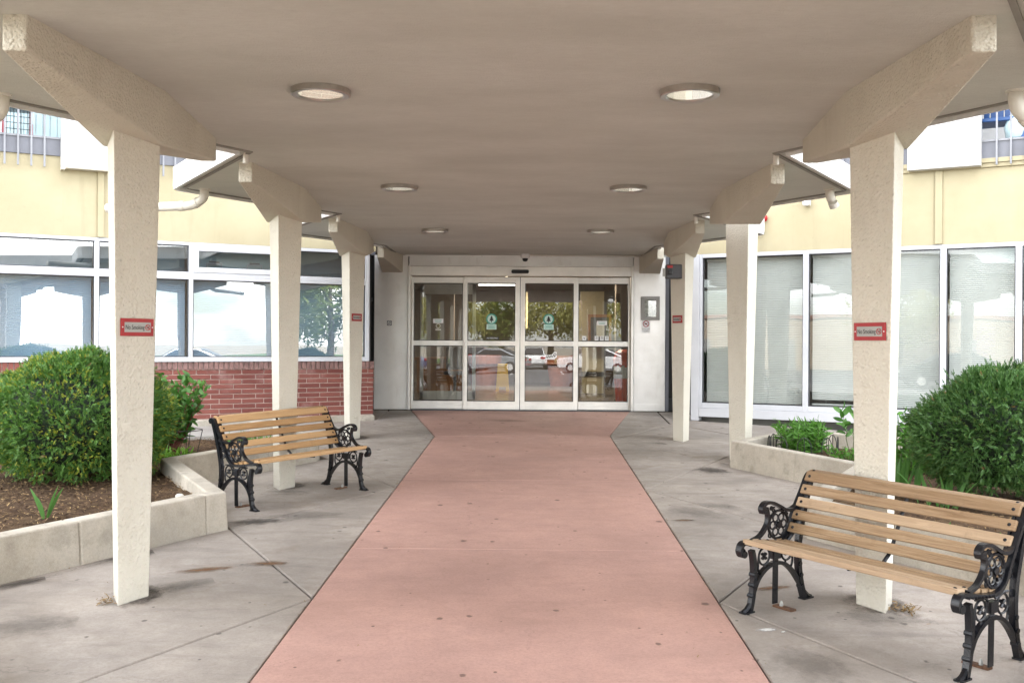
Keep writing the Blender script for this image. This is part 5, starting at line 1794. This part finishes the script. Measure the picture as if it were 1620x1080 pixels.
def car(x, y, rz, paint, label):
    root = thing('parked_car', label, 'car', (x, y, -.12), 'cars parked in the lot behind the camera')
    T = Matrix.Translation((x, y, -.12)) @ Matrix.Rotation(rz, 4, 'Z')
    side = [(-2.2, .32), (-2.25, .62), (-2.18, .88), (-1.55, .96), (-.95, 1.02), (1.15, 1.02), (2.0, .92), (2.22, .70), (2.25, .40), (2.1, .28)]
    cab = [(-1.05, 1.0), (-.35, 1.42), (.75, 1.46), (1.75, 1.02)]
    mb = MB()
    for P_, w0, w1 in ((side, .88, .86), (cab, .80, .62)):
        n = len(P_)
        zt = max(p[1] for p in P_)
        w = lambda z: w0 if P_ is side else w0 - (w0 - w1) * (z - 1.0) / .45
        vs = [(p[0], -w(p[1]), p[1]) for p in P_] + [(p[0], w(p[1]), p[1]) for p in P_]
        fs = [tuple(range(n)), tuple(range(2 * n - 1, n - 1, -1))] + [(i, i + n, (i + 1) % n + n, (i + 1) % n) for i in range(n)]
        mb.add(vs, fs, T)
    mb.build('body', paint, root, bevel=.05)
    gl = MB()
    for sg in (-1, 1):
        gl.add([(-.85, sg * .785, 1.06), (1.45, sg * .785, 1.06), (.72, sg * .655, 1.40), (-.33, sg * .655, 1.37)], [(0, 1, 2, 3)], T)
    gl.add([(-1.09, -.68, 1.03), (-1.09, .68, 1.03), (-.42, .58, 1.41), (-.42, -.58, 1.41)], [(0, 1, 2, 3)], T)
    gl.add([(1.77, -.68, 1.05), (1.77, .68, 1.05), (.84, .58, 1.455), (.84, -.58, 1.455)], [(0, 1, 2, 3)], T)
    gl.build('windows', M_dark, root)
    for sx in (-1.38, 1.38):
        for sy in (-1, 1):
            W_ = T @ Matrix.Translation((sx, sy * .80, .33)) @ Matrix.Rotation(PI / 2, 4, 'X')
            wh = MB().lathe([(.20, -.11), (.31, -.11), (.33, -.07), (.33, .07), (.31, .11), (.20, .11)], 20, W_, closed=True).build('wheel', M_dark2, root)
            MB().lathe([(0, -.09), (.2, -.09), (.2, .09), (0, .09)], 12, W_).build('rim', M_alu2, wh)
    for sy in (-1, 1):
        MB().box(-2.245, -2.19, sy * .62 - .16, sy * .62 + .16, .66, .80, T).build('headlight', M_signwhite, root)
        MB().box(2.16, 2.235, sy * .62 - .16, sy * .62 + .16, .70, .84, T).build('tail_light', M_red, root)
    return root


paints = [mat('car_white', (.75, .75, .74), .2), mat('car_silver', (.42, .44, .46), .25, .6), mat('car_blue', (.03, .06, .16), .2), mat('car_red', (.40, .025, .04), .2), mat('car_black', (.02, .02, .022), .2)]
cars = [(-14.5, -27.5, .22, 1, 'silver car in the near row of the lot at far left'), (-8.4, -27.5, .22, 2, 'blue car in the near row of the lot beside a silver car'), (-2.2, -27.5, .22, 1, 'silver car parked slantwise left of the lot axis'), (4.0, -27, .25, 0, 'white car in the near row right of the lot axis'), (9.5, -27, .25, 1, 'silver car in the near row right of the white car'), (15, -27, .25, 3, 'red car at the end of the near row'),
        (-3.6, -36, PI / 2, 3, 'red car in the far row of the lot at left'), (.4, -36, PI / 2, 0, 'white car in the far row of the lot'), (3.8, -36, PI / 2, 3, 'red car in the far row next to a white car'), (20, -16, .9, 0, 'white car in the lot seen in the left windows'), (-13, -12, -.9, 4, 'black car in the lot seen in the right windows')]
for c in cars: car(c[0], c[1], c[2], paints[c[3]], c[4])
ln = MB()
for x in np.arange(-30, 30, 2.9):
    ln.add([(x, -30, -.116), (x + .1, -30, -.116), (x + .1, -25, -.116), (x, -25, -.116)], [(0, 1, 2, 3)])
meta(ln.build('parking_lines', M_line), kind='structure')
meta(MB().box(-60, 60, -46.2, -46, -.12, .05).build('kerb', M_planter), kind='structure')


def tree(x, y, h, cr, label, m, seed, weep=0.):
    root = thing('tree', label, 'tree', (x, y, -.1), 'trees beyond the parking lot')
    rs = np.random.default_rng(seed)
    tr = MB()
    tr.tube([(x, y, -.15), (x + .1, y, h * .25), (x - .05, y + .1, h * .5), (x, y, h * .8)], [h * .035, h * .026, h * .018, h * .006], 8)
    for k in range(9):
        a = rs.uniform(0, 2 * PI); z0 = h * rs.uniform(.28, .6)
        e = Vector((x + math.cos(a) * cr * .8, y + math.sin(a) * cr * .8, z0 + h * rs.uniform(.1, .3)))
        s0 = Vector((x, y, z0))
        tr.tube([s0, s0.lerp(e, .5) + Vector((0, 0, .2)), e], [h * .012, h * .008, h * .003], 6)
    tr.build('trunk', M_bark, root, smooth=True)
    n = 5200
    ncl = 46
    C = rs.normal(size=(ncl, 3)); C /= np.linalg.norm(C, axis=1, keepdims=True)
    C = C * rs.uniform(.45, 1, (ncl, 1)) * np.array([cr, cr, h * .36]) + np.array([x, y, h * .62])
    idx = rs.integers(0, ncl, n)
    P = C[idx] + rs.normal(0, 1, (n, 3)) * np.array([cr * .17, cr * .17, h * .07])
    D = rs.normal(size=(n, 3)) + np.array([0, 0, -weep])
    tv = np.array([[-.5, 0, 0], [0, .1, .5], [.5, 0, 1.], [.25, -.1, .3]]) * np.array([.6, 1, 1.2])
    V, F = scatter(tv, np.array([[0, 3, 2, 1]]), P, D, rs.uniform(.2, .42, n))
    numpy_mesh('crown', V, F, m, root)
    return root


tl = [(-12, -50, 8, 4.2, 0), (-6.5, -47, 7.5, 3.6, 1), (-2.2, -50, 5.5, 2.6, 0), (1.8, -49, 7.6, 3.4, 1), (5.6, -47, 8.2, 3.6, 1), (25, -11, 6.5, 2.6, 0), (26, -70, 6, 4, 0), (-18, -52, 9, 4.4, 0), (-30, -30, 7, 3.2, 1)]
names = ['broad dark tree third from the left of the far row', 'pale weeping tree left of the lot axis', 'low dark tree opposite the doors', 'pale weeping tree just right of the lot axis', 'tall pale weeping tree right of the lot axis', 'dark tree beside the lot, far to the right of the entrance', 'dark tree near the right end of the far row', 'broad dark tree at the left end of the far row', 'pale tree beside the low tan building']
for i, (x, y, h, cr, k) in enumerate(tl):
    tree(x, y, h, cr, names[i], (M_treeleaf, M_treeleaf2)[k], 40 + i, 1.2 * k)
tan = thing('low_building', 'low tan block building across the parking lot', 'building', (-34, -26, -.1))
T = Matrix.Translation((-36, -30, -.1)) @ Matrix.Rotation(R(-48), 4, 'Z')
MB().box(-14, 14, -4, 0, 0, 3.6, T).build('wall', mat('tan_block', (.55, .45, .34), .85, var=.06), tan)
MB().box(-14.1, 14.1, -4.1, .1, 3.6, 3.85, T).build('parapet', mat('tan_cap', (.5, .30, .24), .8), tan)
for a in (-9, -3, 4, 9):
    MB().box(a, a + .9, 0, .03, 0, 2.1, T).build('door', M_signgrey, tan)
